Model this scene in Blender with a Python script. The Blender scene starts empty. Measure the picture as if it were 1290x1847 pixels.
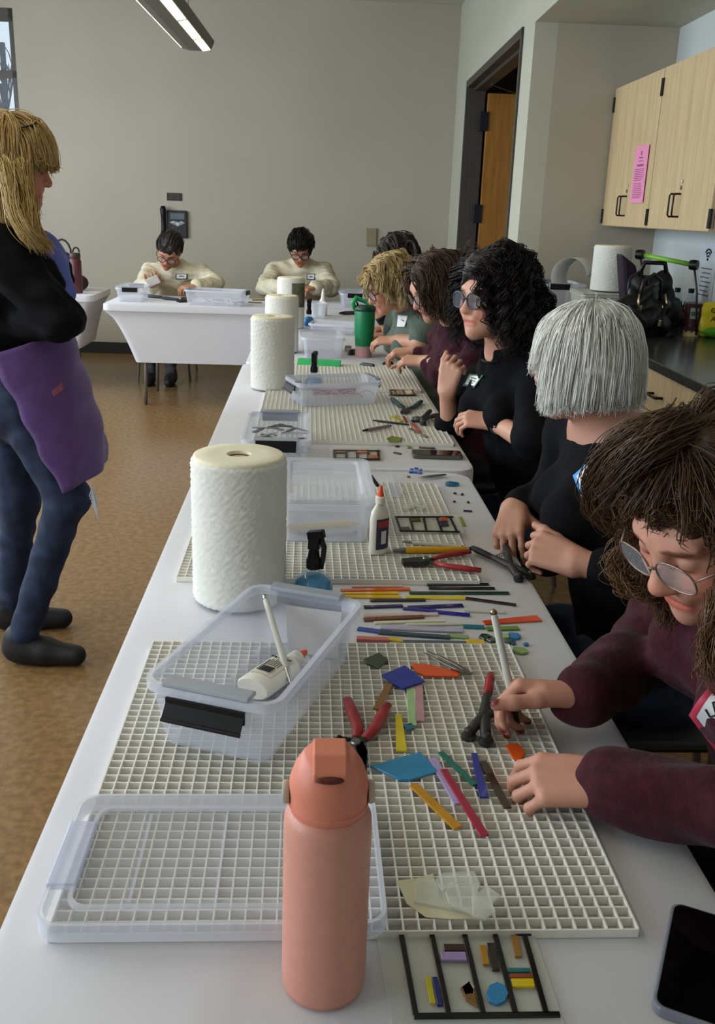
import bpy, bmesh, math, random
import numpy as np
from mathutils import Vector, Matrix
random.seed(7)
SC = bpy.context.scene
COL = SC.collection
R = math.radians
# ------------------------------------------------------------------ camera
W_PX, H_PX, F_PX = 1290.0, 1847.0, 1689.5
PITCH, ROLL, YAW = .31158, .03496, -.05911
CAM = np.array([0, 0, 1.435])
def cam_axes():
    cy, sy = math.cos(YAW), math.sin(YAW)
    F = np.array([-sy*math.cos(PITCH), cy*math.cos(PITCH), -math.sin(PITCH)])
    r = np.array([cy, sy, 0]); u = np.cross(r, F)
    return math.cos(ROLL)*r + math.sin(ROLL)*u, -math.sin(ROLL)*r + math.cos(ROLL)*u, F
CR, CU, CF = cam_axes()
cd = bpy.data.cameras.new('camera'); cam = bpy.data.objects.new('camera', cd); COL.objects.link(cam)
cd.sensor_fit = 'HORIZONTAL'; cd.sensor_width = 36; cd.lens = 36*F_PX/W_PX; cd.clip_start = .02; cd.clip_end = 200
m = Matrix.Identity(4)
for i in range(3):
    m[i][0], m[i][1], m[i][2], m[i][3] = CR[i], CU[i], -CF[i], CAM[i]
cam.matrix_world = m
SC.camera = cam
# ------------------------------------------------------------------ colour management, world, lights
SC.view_settings.view_transform = 'Standard'
try: SC.view_settings.look = 'None'
except Exception: pass
SC.view_settings.gamma = 1; SC.view_settings.use_curve_mapping = False
SC.view_settings.exposure = -0.25
try:
    SC.cycles.use_denoising = True; SC.cycles.denoiser = 'OPENIMAGEDENOISE'
    SC.cycles.max_bounces = 8; SC.cycles.diffuse_bounces = 4; SC.cycles.glossy_bounces = 3
    SC.cycles.transparent_max_bounces = 24; SC.cycles.transmission_bounces = 4
    SC.cycles.caustics_reflective = False; SC.cycles.caustics_refractive = False
    SC.cycles.sample_clamp_indirect = 4
except Exception: pass
wd = bpy.data.worlds.new('sky'); SC.world = wd; wd.use_nodes = True
bg = wd.node_tree.nodes['Background']; bg.inputs[0].default_value = (.74, .88, 1, 1); bg.inputs[1].default_value = 1.15
RA = R(-1.5)                                   # the room is turned 1.5 degrees against the row of tables
def room(u, v, z=0): return Vector((u*math.cos(RA) - v*math.sin(RA), u*math.sin(RA) + v*math.cos(RA), z))
def area(name, loc, rot, sx, sy, power, color):
    l = bpy.data.lights.new(name, 'AREA'); l.shape = 'RECTANGLE'; l.size = sx; l.size_y = sy; l.energy = power; l.color = color
    o = bpy.data.objects.new(name, l); COL.objects.link(o); o.location = loc; o.rotation_euler = rot; return o
WIN_V = [-1.6, .9, 3.4, 5.9]                   # the windows of the left wall (daylight)
for v in WIN_V:
    area('window_daylight', room(-4.32, v + .95, 1.85), (0, R(-90), RA), 1.9, 1.8, 118, (.76, .88, 1))
# ------------------------------------------------------------------ helpers
def lin(c):
    if isinstance(c, str):
        c = [int(c[i:i+2], 16)/255 for i in (0, 2, 4)]
    return tuple(((x/12.92) if x <= .04045 else ((x+.055)/1.055)**2.4) for x in c)
MATS = {}
def M(name, col='808080', rough=.5, metal=0, var=.08, vscale=12, bump=0, bscale=60, alpha=1, trans=0, coat=0, sheen=0, spec=.5,
      col2=None, vcol=False, emit=0, kind='noise', stretch=None, ior=1.45, bdist=.004):
    if name in MATS: return MATS[name]
    mt = bpy.data.materials.new(name); mt.use_nodes = True; MATS[name] = mt
    nt = mt.node_tree; N = nt.nodes; L = nt.links; b = N['Principled BSDF']
    c = lin(col); c2 = lin(col2) if col2 else tuple(x*(1-var) for x in c); c1 = c if col2 else tuple(min(1, x*(1+var)) for x in c)
    tc = N.new('ShaderNodeTexCoord'); mp = N.new('ShaderNodeMapping'); L.new(tc.outputs['Object'], mp.inputs[0])
    if stretch: mp.inputs['Scale'].default_value = stretch
    nz = N.new('ShaderNodeTexVoronoi' if kind == 'voronoi' else 'ShaderNodeTexNoise'); nz.inputs['Scale'].default_value = vscale
    L.new(mp.outputs[0], nz.inputs['Vector'])
    if kind != 'voronoi': nz.inputs['Detail'].default_value = 4
    rp = N.new('ShaderNodeValToRGB'); rp.color_ramp.elements[0].position = .35; rp.color_ramp.elements[1].position = .65
    rp.color_ramp.elements[0].color = (*c2, 1); rp.color_ramp.elements[1].color = (*c1, 1)
    L.new(nz.outputs[0], rp.inputs[0]); out = rp.outputs[0]
    if vcol:
        at = N.new('ShaderNodeVertexColor'); at.layer_name = 'Col'
        mx = N.new('ShaderNodeMix'); mx.data_type = 'RGBA'; mx.blend_type = 'MULTIPLY'; mx.inputs[0].default_value = 1
        L.new(at.outputs[0], mx.inputs[6]); L.new(out, mx.inputs[7]); out = mx.outputs[2]
    L.new(out, b.inputs['Base Color'])
    b.inputs['Roughness'].default_value = rough; b.inputs['Metallic'].default_value = metal; b.inputs['Alpha'].default_value = alpha
    b.inputs['Transmission Weight'].default_value = trans; b.inputs['Coat Weight'].default_value = coat
    b.inputs['Sheen Weight'].default_value = sheen; b.inputs['Specular IOR Level'].default_value = spec; b.inputs['IOR'].default_value = ior
    if sheen: b.inputs['Sheen Roughness'].default_value = .6
    if emit:
        L.new(out, b.inputs['Emission Color']); b.inputs['Emission Strength'].default_value = emit
    if bump:
        n2 = N.new('ShaderNodeTexNoise'); n2.inputs['Scale'].default_value = bscale; n2.inputs['Detail'].default_value = 5
        L.new(mp.outputs[0], n2.inputs['Vector'])
        bp = N.new('ShaderNodeBump'); bp.inputs['Strength'].default_value = bump; bp.inputs['Distance'].default_value = bdist
        L.new(n2.outputs[0], bp.inputs['Height']); L.new(bp.outputs[0], b.inputs['Normal'])
    return mt
def tag(o, label=None, cat=None, group=None, kind=None):
    if label: o['label'] = label
    if cat: o['category'] = cat
    if group: o['group'] = group
    if kind: o['kind'] = kind
    return o
def thing(name, label, cat, loc=(0, 0, 0), rz=0, group=None):
    o = bpy.data.objects.new(name, None); COL.objects.link(o); o.empty_display_size = .05
    o.location = loc; o.rotation_euler = (0, 0, rz); return tag(o, label, cat, group)
def mw(o):                                     # world matrix without a depsgraph update
    mm = o.matrix_basis.copy()
    return mw(o.parent) @ o.matrix_parent_inverse @ mm if o.parent else mm
class MB:
    def __init__(s): s.v = []; s.f = []
    def add(s, vs, fs):
        n = len(s.v); s.v += [tuple(v) for v in vs]; s.f += [[i+n for i in f] for f in fs]; return s
    def obox(s, c, ax, ay, az):                # centre and three half axes
        c, ax, ay, az = map(Vector, (c, ax, ay, az)); vs = []
        for k in (-1, 1):
            for a, b in ((-1, -1), (1, -1), (1, 1), (-1, 1)): vs.append(c + ax*a + ay*b + az*k)
        fs = [(3, 2, 1, 0), (4, 5, 6, 7), (0, 1, 5, 4), (1, 2, 6, 5), (2, 3, 7, 6), (3, 0, 4, 7)]
        if ax.cross(ay).dot(az) < 0: fs = [f[::-1] for f in fs]
        return s.add(vs, fs)
    def box(s, a, b):
        a, b = Vector(a), Vector(b); c = (a+b)/2; h = (b-a)/2
        return s.obox(c, (h.x, 0, 0), (0, h.y, 0), (0, 0, h.z))
    def bar(s, p, q, w, h, up=(0, 0, 1)):      # bar from p to q, width w, height h
        p, q = Vector(p), Vector(q); d = q-p; u = Vector(up); sd = d.cross(u)
        if sd.length < 1e-9: sd = d.cross(Vector((1, 0, 0)))
        sd.normalize(); u = sd.cross(d).normalized()
        return s.obox((p+q)/2, d/2, sd*(w/2), u*(h/2))
    def prism(s, pts, z0, z1, T=None):         # polygon extruded along z
        a = sum(pts[i][0]*pts[(i+1) % len(pts)][1] - pts[(i+1) % len(pts)][0]*pts[i][1] for i in range(len(pts)))
        if a < 0: pts = pts[::-1]
        n = len(pts); vs = [Vector((p[0], p[1], z0)) for p in pts] + [Vector((p[0], p[1], z1)) for p in pts]
        if T: vs = [T @ v for v in vs]
        return s.add(vs, [list(range(n))[::-1], list(range(n, 2*n))] + [[i, (i+1) % n, n+(i+1) % n, n+i] for i in range(n)])
    def tube(s, pts, rad, n=8, cap=True, flat=None):
        pts = [Vector(p) for p in pts]; rad = rad if isinstance(rad, (list, tuple)) else [rad]*len(pts)
        vs = []; fs = []; u = None
        for i, p in enumerate(pts):
            t = (pts[min(i+1, len(pts)-1)] - pts[max(i-1, 0)])
            t = t.normalized() if t.length > 1e-9 else Vector((0, 0, 1))
            if u is None:
                u = t.cross(Vector((0, 0, 1)))
                if u.length < 1e-3: u = t.cross(Vector((1, 0, 0)))
            u = (u - t*u.dot(t)).normalized(); w = t.cross(u)
            for k in range(n):
                a = 2*math.pi*k/n; vs.append(p + (u*math.cos(a) + w*math.sin(a)*(flat or 1))*rad[i])
        for i in range(len(pts)-1):
            for k in range(n): fs.append((i*n+k, i*n+(k+1) % n, (i+1)*n+(k+1) % n, (i+1)*n+k))
        if cap: fs += [list(range(n))[::-1], list(range((len(pts)-1)*n, len(pts)*n))]
        return s.add(vs, fs)
    def lathe(s, prof, n=32, c=(0, 0, 0), T=None):     # (r, z) profile about z
        vs = []; fs = []
        for r, z in prof:
            for k in range(n):
                a = 2*math.pi*k/n; v = Vector((c[0]+r*math.cos(a), c[1]+r*math.sin(a), c[2]+z)); vs.append(T @ v if T else v)
        for i in range(len(prof)-1):
            for k in range(n): fs.append((i*n+k, i*n+(k+1) % n, (i+1)*n+(k+1) % n, (i+1)*n+k))
        if prof[0][0] > 1e-6: fs.append(list(range(n))[::-1])
        if prof[-1][0] > 1e-6: fs.append(list(range((len(prof)-1)*n, len(prof)*n)))
        return s.add(vs, fs)
    def ball(s, c, r, n=12, m=8):
        r = r if isinstance(r, (tuple, list)) else (r, r, r); vs = []; fs = []
        for i in range(m+1):
            t = math.pi*i/m
            for k in range(n):
                a = 2*math.pi*k/n; vs.append((c[0]+r[0]*math.sin(t)*math.cos(a), c[1]+r[1]*math.sin(t)*math.sin(a), c[2]-r[2]*math.cos(t)))
        for i in range(m):
            for k in range(n): fs.append((i*n+k, i*n+(k+1) % n, (i+1)*n+(k+1) % n, (i+1)*n+k))
        return s.add(vs, fs)
    def build(s, name, mat, parent=None, smooth=False, bevel=0, world=False, cols=None, solid=0, seg=2, auto=None):
        me = bpy.data.meshes.new(name); v = [Vector(p) for p in s.v]
        if parent is not None and world:
            inv = mw(parent).inverted(); v = [inv @ p for p in v]
        me.from_pydata([tuple(p) for p in v], [], s.f); me.update()
        bm = bmesh.new(); bm.from_mesh(me); bmesh.ops.remove_doubles(bm, verts=bm.verts, dist=1e-6) if cols is None else None
        bm.to_mesh(me); bm.free()
        if cols is not None:
            ca = me.color_attributes.new('Col', 'FLOAT_COLOR', 'POINT'); ca.data.foreach_set('color', np.asarray(cols, 'f').ravel())
        me.materials.append(mat)
        if smooth: me.polygons.foreach_set('use_smooth', [True]*len(me.polygons))
        o = bpy.data.objects.new(name, me); COL.objects.link(o)
        if parent is not None: o.parent = parent
        if solid: md = o.modifiers.new('solid', 'SOLIDIFY'); md.thickness = solid; md.offset = 0
        if bevel: md = o.modifiers.new('bevel', 'BEVEL'); md.width = bevel; md.segments = seg; md.limit_method = 'ANGLE'; md.angle_limit = R(35)
        if auto is not None:
            try: me.set_sharp_from_angle(angle=R(auto))
            except Exception: pass
        return o
def ray(px, py): return CF + CR*(px-W_PX/2)/F_PX - CU*(py-H_PX/2)/F_PX
def atz(px, py, z=.742): d = ray(px, py); return Vector(CAM + d*(z-CAM[2])/d[2])
def aty(px, py, y): d = ray(px, py); return Vector(CAM + d*y/d[1])
def copy_tree(o, parent=None):
    c = o.copy(); COL.objects.link(c); c.parent = parent
    for ch in o.children: copy_tree(ch, c)
    return c
def rrect(x0, y0, x1, y1, r, n=5):
    p = []
    for cx, cy, a0 in ((x1-r, y0+r, -90), (x1-r, y1-r, 0), (x0+r, y1-r, 90), (x0+r, y0+r, 180)):
        for k in range(n+1): a = R(a0 + 90*k/n); p.append((cx+r*math.cos(a), cy+r*math.sin(a)))
    return p
def text(name, body, size, T, mat, parent=None, ext=.0004, align='CENTER', shear=0):
    cu = bpy.data.curves.new(name, 'FONT'); cu.body = body; cu.size = size; cu.extrude = ext; cu.align_x = align; cu.align_y = 'CENTER'; cu.shear = shear
    cu.materials.append(mat); tmp = bpy.data.objects.new(name, cu); COL.objects.link(tmp)
    dg = bpy.context.evaluated_depsgraph_get(); me = bpy.data.meshes.new_from_object(tmp.evaluated_get(dg)); bpy.data.objects.remove(tmp)
    me.transform(T if parent is None else mw(parent).inverted() @ T)
    if not me.materials: me.materials.append(mat)
    o = bpy.data.objects.new(name, me); COL.objects.link(o); o.parent = parent; return o
def frame_T(o, x, y):                          # matrix with origin o and in-plane axes x (reading direction), y (up)
    x = Vector(x).normalized(); y = Vector(y); y = (y - x*y.dot(x)).normalized(); z = x.cross(y)
    return Matrix(((x.x, y.x, z.x, o[0]), (x.y, y.y, z.y, o[1]), (x.z, y.z, z.z, o[2]), (0, 0, 0, 1)))
# ------------------------------------------------------------------ the room
m_wall = M('wall_paint', 'b1a897', .75, var=.03, vscale=1.5, bump=.12, bscale=180, bdist=.002)
m_wall2 = M('wall_paint_pale', 'bcbaa9', .75, var=.03, vscale=1.5, bump=.12, bscale=180, bdist=.002)
m_wall3 = M('wall_paint_white', 'c3c8c6', .75, var=.03, vscale=1.5, bump=.12, bscale=180, bdist=.002)
m_ceil = M('ceiling_tile', 'c8c5b8', .85, var=.05, vscale=60)
m_base = M('rubber_base', '1d1a18', .5)
m_floor = M('mottled_linoleum', '8c6d47', .24, col2='745939', vscale=38, bump=.06, bscale=25, spec=.45)
m_frame = M('bronze_metal', '4a443c', .45, metal=.2)
m_dark = M('black_hardware', '17161a', .4)
def struct(name, mb, mat, bevel=0):
    return tag(mb.build(name, mat, bevel=bevel), kind='structure')
def rbox(mb, u0, v0, z0, u1, v1, z1):
    c = room((u0+u1)/2, (v0+v1)/2, (z0+z1)/2)
    return mb.obox(c, room((u1-u0)/2, 0), room(0, (v1-v0)/2), (0, 0, (z1-z0)/2))
VB, UR, UL, VF, ZC = 9.4, 1.09, -4.4, -3.2, 3.22
UA, VA, ZS = 1.91, 5.80, 2.47                  # alcove: back wall, far side wall, soffit
struct('floor', rbox(MB(), UL-.2, VF-.2, -.12, 3.2, VB+.2, 0), m_floor)
struct('ceiling', rbox(MB(), UL-.2, VF-.2, ZC, 3.2, VB+.2, ZC+.12), m_ceil)
w = MB(); WX0, WX1, WZ0, WZ1 = -4.15, -2.93, .95, 3.05   # window in the back wall, at its left end
rbox(w, WX1, VB, 0, UR+.2, VB+.15, ZC); rbox(w, UL-.15, VB, 0, WX0, VB+.15, ZC); rbox(w, WX0, VB, 0, WX1, VB+.15, WZ0); rbox(w, WX0, VB, WZ1, WX1, VB+.15, ZC)
struct('wall_back', w, m_wall)
w = MB(); DV0, DV1, DZ = 6.13, 8.62, 2.50       # doorway in the right wall
rbox(w, UR, VA, 0, UR+.13, DV0, ZC); rbox(w, UR, DV1, 0, UR+.13, VB, ZC); rbox(w, UR, DV0, DZ, UR+.13, DV1, ZC); rbox(w, UR, VF, ZS, UR+.13, VA, ZC)
struct('wall_right', w, m_wall2)
struct('wall_alcove_side', rbox(MB(), UR+.13, VA, 0, UA+.12, VA+.12, ZS+.1), m_wall)
struct('wall_alcove_back', rbox(MB(), UA, VF, 0, UA+.12, VA, ZS+.1), m_wall3)
struct('ceiling_alcove', rbox(MB(), UR+.13, VF, ZS, UA, VA, ZS+.1), m_wall2)
w = MB(); v0 = VF
for v in WIN_V:
    rbox(w, UL-.15, v0, 0, UL, v, ZC); rbox(w, UL-.15, v, 0, UL, v+1.9, .95); rbox(w, UL-.15, v, 2.75, UL, v+1.9, ZC); v0 = v+1.9
rbox(w, UL-.15, v0, 0, UL, VB, ZC); struct('wall_left', w, m_wall2)
struct('wall_front', rbox(MB(), UL, VF-.15, 0, UA, VF, ZC), m_wall)
# corridor beyond the doorway
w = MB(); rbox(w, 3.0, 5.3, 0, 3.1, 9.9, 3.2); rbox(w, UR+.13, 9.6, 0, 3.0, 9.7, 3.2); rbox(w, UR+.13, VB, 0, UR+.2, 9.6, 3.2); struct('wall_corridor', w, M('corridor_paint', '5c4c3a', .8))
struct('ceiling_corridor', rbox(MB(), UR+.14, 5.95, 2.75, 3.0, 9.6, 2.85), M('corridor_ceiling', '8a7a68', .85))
w = MB(); rbox(w, UL, VB-.012, 0, UR, VB, .11); struct('baseboard_back', w, m_base)
w = MB(); rbox(w, UR-.012, DV1+.06, 0, UR, VB, .11); rbox(w, UR-.012, VA, 0, UR, DV0-.06, .11); struct('baseboard_right', w, m_base)
w = MB()                                        # door frame
for a, b in ((DV0, DV0+.05), (DV1-.05, DV1)): rbox(w, UR-.012, a, 0, UR+.145, b, DZ)
rbox(w, UR-.012, DV0, DZ-.055, UR+.145, DV1, DZ); rbox(w, UR+.05, DV1-.075, 0, UR+.145, DV1-.05, DZ); rbox(w, UR+.05, DV0+.05, DZ-.08, UR+.145, DV1, DZ)
struct('trim_1', w, m_frame, .003)
m_door = M('amber_birch_veneer', 'a9742f', .4, col2='97631f', vscale=5, stretch=(6, 6, .6))
d = struct('door_1', rbox(MB(), UR+.16, DV1-.14, .01, UR+1.10, DV1-.095, DZ-.10), m_door, .003)
for z in (.35, 1.44, 2.18): rbox(MB(), UR+.10, DV1-.155, z-.075, UR+.172, DV1-.09, z+.075).build('hinge', m_dark, d, bevel=.002)
h = MB(); rbox(h, UR+.62, DV1-.2, DZ-.32, UR+.98, DV1-.14, DZ-.2); h.bar(room(UR+.72, DV1-.19, DZ-.19), room(UR+.1, DV1-.7, DZ-.1), .03, .012); h.build('door_closer', m_dark, d)
h = MB(); rbox(h, UR+1.0, DV1-.2, .98, UR+1.04, DV1-.14, 1.02); rbox(h, UR+.88, DV1-.21, .985, UR+1.04, DV1-.195, 1.015); h.build('door_handle', m_dark, d)
def window(n, boxf, bars):
    w = MB()
    for b in bars: boxf(w, *b)
    o = struct('window_%d' % n, w, m_frame); return o
wb = [(WX0, VB+.03, WZ0, WX0+.05, VB+.1, WZ1), (WX1-.05, VB+.03, WZ0, WX1, VB+.1, WZ1), (WX0, VB+.03, WZ0, WX1, VB+.1, WZ0+.05), (WX0, VB+.03, WZ1-.05, WX1, VB+.1, WZ1),
      (WX0, VB+.03, 2.48, WX1, VB+.1, 2.54), (WX0, VB+.03, 2.95, WX1, VB+.1, 3.0), (WX0+.6, VB+.03, WZ0, WX0+.64, VB+.1, WZ1)]
wo = window(1, rbox, wb)
m_pane = M('window_glass', 'eef6ff', .02, alpha=.08, var=0)
rbox(MB(), WX0+.04, VB+.06, WZ0+.04, WX1-.04, VB+.066, WZ1-.04).build('pane', m_pane, wo)
for i, v in enumerate(WIN_V):
    wo = window(i+2, rbox, [(UL-.1, v, .95, UL-.03, v+.05, 2.75), (UL-.1, v+1.85, .95, UL-.03, v+1.9, 2.75), (UL-.1, v, .95, UL-.03, v+1.9, 1.0), (UL-.1, v, 2.7, UL-.03, v+1.9, 2.75), (UL-.1, v, 2.1, UL-.03, v+1.9, 2.15)])
    rbox(MB(), UL-.07, v+.04, .99, UL-.064, v+1.86, 2.71).build('pane', m_pane, wo)
m_bark = M('bare_bark', '4c4a4e', .9)
def tree(x, y, h, seed, lab):
    rs = random.Random(seed); mb = MB()
    def br(p, d, L, r, lev):
        q = p + d*L; mid = (p+q)/2 + Vector((rs.uniform(-1, 1), rs.uniform(-1, 1), 0))*L*.06
        mb.tube([p, mid, q], [r, r*.8, r*.6], 6, cap=False)
        if lev:
            for k in range(4): br(p + d*L*rs.uniform(.4, 1), (d + Vector((rs.uniform(-.8, .8), rs.uniform(-.6, .6), rs.uniform(-.1, .6)))).normalized(), L*rs.uniform(.4, .65), r*.5, lev-1)
    br(Vector((x, y, -.3)), Vector((0, 0, 1)), h, .09, 3)
    tag(mb.build('bare_tree', m_bark), lab, 'tree', 'bare trees outside the window')
tree(-4.9, 14.5, 3.6, 1, 'bare winter tree outside, standing nearest the right edge of the window')
tree(-6.1, 16.0, 4.0, 5, 'bare winter tree outside, farther left behind the blond standing woman')
tree(-5.6, 19, 4.4, 9, 'thin bare winter tree farthest away beyond the window')
struct('ground', MB().box((-40, VB+.3, -.5), (10, 60, -.3)), M('winter_ground', '8b9096', .9))
# pendant lamp
m_alu = M('lamp_metal', '6f6a62', .5, metal=.3); m_lamp = M('lamp_diffuser', 'fff2cc', .5, emit=2.6, var=0)
def pendant(p0, p1, label, parts=True):
    p0, p1 = Vector(p0), Vector(p1); L = (p1-p0).length; d = (p1-p0).normalized(); sd = d.cross(Vector((0, 0, 1))).normalized()
    t = thing('pendant_lamp', label, 'lamp', p0, 0, 'long pendant lamps under the ceiling'); up = Vector((0, 0, 1))
    prof = [(-.13, .07), (-.105, .012), (-.05, 0), (.05, 0), (.105, .012), (.13, .07), (.06, .1), (-.06, .1)]
    mb = MB(); vs = [p0 + sd*a + up*b for a, b in prof] + [p1 + sd*a + up*b for a, b in prof]; n = 8
    mb.add(vs, [list(range(n)), list(range(n, 2*n))[::-1]] + [[i, n+i, n+(i+1) % n, (i+1) % n] for i in range(n)]); mb.build('housing', m_alu, t, world=True, bevel=.006)
    k = 0; s0 = .03
    while s0 < L-.1:
        s1 = min(s0+.62, L-.03)
        for a0, b0, a1, b1 in ((-.128, .06, -.108, .014), (.045, -.002, .1, .008)):
            mb = MB(); q = [p0 + d*s0 + sd*a0 + up*b0, p0 + d*s1 + sd*a0 + up*b0, p0 + d*s1 + sd*a1 + up*b1, p0 + d*s0 + sd*a1 + up*b1]
            nn = (q[1]-q[0]).cross(q[3]-q[0]).normalized()*.003
            mb.obox(sum(q, Vector())/4, (q[1]-q[0])/2, (q[3]-q[0])/2, nn); mb.build('diffuser', m_lamp, t, world=True)
        s0 = s1+.05
    for s in (.35, L-.4):
        MB().tube([p0 + d*s + up*.09, Vector((*(p0+d*s).xy, ZC))], .004, 6).build('suspension_wire', m_alu, t, world=True)
    c = (p0+p1)/2; a = area('pendant_light', c - up*.02, (0, 0, math.atan2(d.y, d.x)), L, .15, 26, (1, .85, .62)); a.parent = None
p0 = Vector((-.84, 7.58, 2.5)); dv = (room(0, 1) - room(0, 0)).normalized()
pendant(p0 - dv*7.2, p0, 'grey pendant lamp with glowing panels hanging at the upper left')
pendant(Vector((-3.1, .3, 2.5)), Vector((-3.1, 0, 2.5)) + dv*7.4, 'grey pendant lamp hanging beside the left windows')
rail = MB(); rbox(rail, UR-.05, 5.6, 2.93, UR-.001, 7.32, 3.0)
tag(rail.build('wall_trunking', M('putty_plastic', '97948a', .5)), 'grey putty trunking strip high on the right wall above the doorway', 'trunking')
# ------------------------------------------------------------------ tables and cloths
m_cloth = M('white_spandex', 'cdccd1', .7, var=.02, vscale=4, bump=.25, bscale=9, sheen=.2, bdist=.006)
m_tbl = M('table_plastic', 'c9c6be', .5); m_leg = M('grey_tube', '8d8a86', .35, metal=.7)
def table(x0, y0, x1, y1, label, clabel, hem=.33, inset=(.06, .2), zt=.742):
    cx, cy = (x0+x1)/2, (y0+y1)/2
    t = thing('folding_table', label, 'table', (cx, cy, 0), 0, 'folding tables')
    a, b = (x1-x0)/2, (y1-y0)/2
    MB().prism(rrect(-a+.01, -b+.01, a-.01, b-.01, .05), zt-.045, zt-.004).build('tabletop', m_tbl, t, bevel=.004)
    lx = a-.12 if a < b else a-.28; ly = b-.28 if a < b else b-.1
    for sx in (-1, 1):
        for sy in (-1, 1):
            MB().tube([(sx*lx, sy*ly, zt-.045), (sx*lx, sy*ly, .3), (sx*(lx+.01), sy*ly, 0)], .0135, 10).build('leg', m_leg, t, smooth=True)
    br = MB()
    for s in (-1, 1):
        if a < b: br.tube([(-lx, s*ly, .32), (lx, s*ly, .32)], .01, 8)
        else: br.tube([(s*lx, -ly, .32), (s*lx, ly, .32)], .01, 8)
    br.build('brace', m_leg, t)
    def ring(ix, iy, r): return rrect(-a+ix, -b+iy, a-ix, b-iy, r, 6)
    vs = []; fs = []; H = zt-.05-hem
    ip = inset if a > b else inset[::-1]
    spec = [(.012, .012, .05, zt), (.003, .003, .057, zt-.003), (0, 0, .06, zt-.012), (0, 0, .06, zt-.048), (.012, .012, .05, zt-.058)]
    for k in range(1, 9):
        q = k/8; e = q**.65; spec.append((.012 + (ip[1] if a > b else ip[1])*e, .012 + ip[0]*e, .05, zt-.058 - H*q))
    if a > b: spec = spec
    n = len(ring(0, 0, .05))
    for ix, iy, r, z in spec: vs += [(p[0], p[1], z) for p in ring(ix, iy, r)]
    fs.append(list(range(n)))
    for i in range(len(spec)-1):
        for k in range(n): fs.append((i*n+k, (i+1)*n+k, (i+1)*n+(k+1) % n, i*n+(k+1) % n))
    c = MB().add(vs, fs).build('tablecloth', m_cloth, smooth=True, auto=50); c.location = (cx, cy, 0)
    tag(c, clabel, 'tablecloth', 'white fitted tablecloths')
    return t
XL, XR = -.30, .457
table(XL, .05, XR, 2.53, 'white folding table nearest the camera', 'white fitted cloth on the nearest table under the pink bottle', inset=(.1, .06))
table(XL, 2.55, XR+.03, 4.38, 'white folding table second in the row, behind the nearest', 'white fitted cloth on the second table, under the green tumbler', inset=(.1, .06))
table(XL+.01, 4.40, XR+.03, 6.84, 'white folding table third in the row, reaching the cross table', 'white fitted cloth on the third table in the row', inset=(.1, .06))
table(-1.47, 6.88, .98, 7.64, 'white folding table set crosswise in front of the back wall', 'white fitted cloth with lavender shade on the cross table', inset=(.03, .2))
table(-3.6, 7.45, -1.66, 8.2, 'white folding table at far left behind the standing woman', 'white fitted cloth on the far left table behind the standing woman', inset=(.05, .12))
# ------------------------------------------------------------------ grids
m_grid = M('white_styrene', 'ece9e0', .45, var=.02)
CELL = .0159
def grid(x0, y0, nx, ny, label, z=.7425, h=.0105):
    mb = MB(); w = .0009
    for i in range(nx+1): mb.box((i*CELL-w, 0, 0), (i*CELL+w, ny*CELL, h))
    for j in range(ny+1): mb.box((0, j*CELL-w, .0004), (nx*CELL, j*CELL+w, h-.0004))
    o = mb.build('grid_panel', m_grid); o.location = (x0, y0, z); return tag(o, label, 'grid panel', 'egg crate grid panels')
grid(-.244, .757, 37, 41, 'white egg crate grid panel nearest the camera under the coloured glass shards')
grid(-.244, 1.69, 37, 43, 'white egg crate grid panel behind the first, under the upright glue bottle')
grid(-.16, 2.83, 39, 52, 'white egg crate grid panel on the second table under the green shard')
grid(-.16, 3.72, 39, 40, 'white egg crate grid panel on the second table, before the green tumbler')
ZG = .7535; ZT = .7427
# ------------------------------------------------------------------ materials for small things
m_clear = M('clear_polypropylene', 'e6eaf4', .16, alpha=.12, var=.02, spec=.6)
m_frost = M('frosted_polypropylene', 'dfe4f0', .28, alpha=.27, var=.03, spec=.6)
m_blk = M('black_plastic', '0e0d10', .4, spec=.3); m_blkr = M('black_rubber', '1b1b1e', .6); m_steel = M('steel', '85837f', .3, metal=.9)
m_paper = M('white_paper', 'dcdcd8', .85, var=.02)
m_paperroll = M('quilted_paper', 'e0dfd6', .9, var=.02, bump=.25, bscale=130, bdist=.003)
m_rolltop = M('roll_edge_paper', 'e6dfc6', .9, var=.03, vscale=150)
m_core = M('cardboard', '6b5138', .9); m_red = M('red_grip', '9c1a20', .4, coat=.3); m_iron = M('dark_iron', '3a3b3b', .45, metal=.6)
m_orange = M('orange_cap', 'e4551f', .4); m_glue = M('glue_bottle_white', 'e2ddd0', .4)
m_chrome = M('chrome', 'c9c9cf', .15, metal=1)
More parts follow.
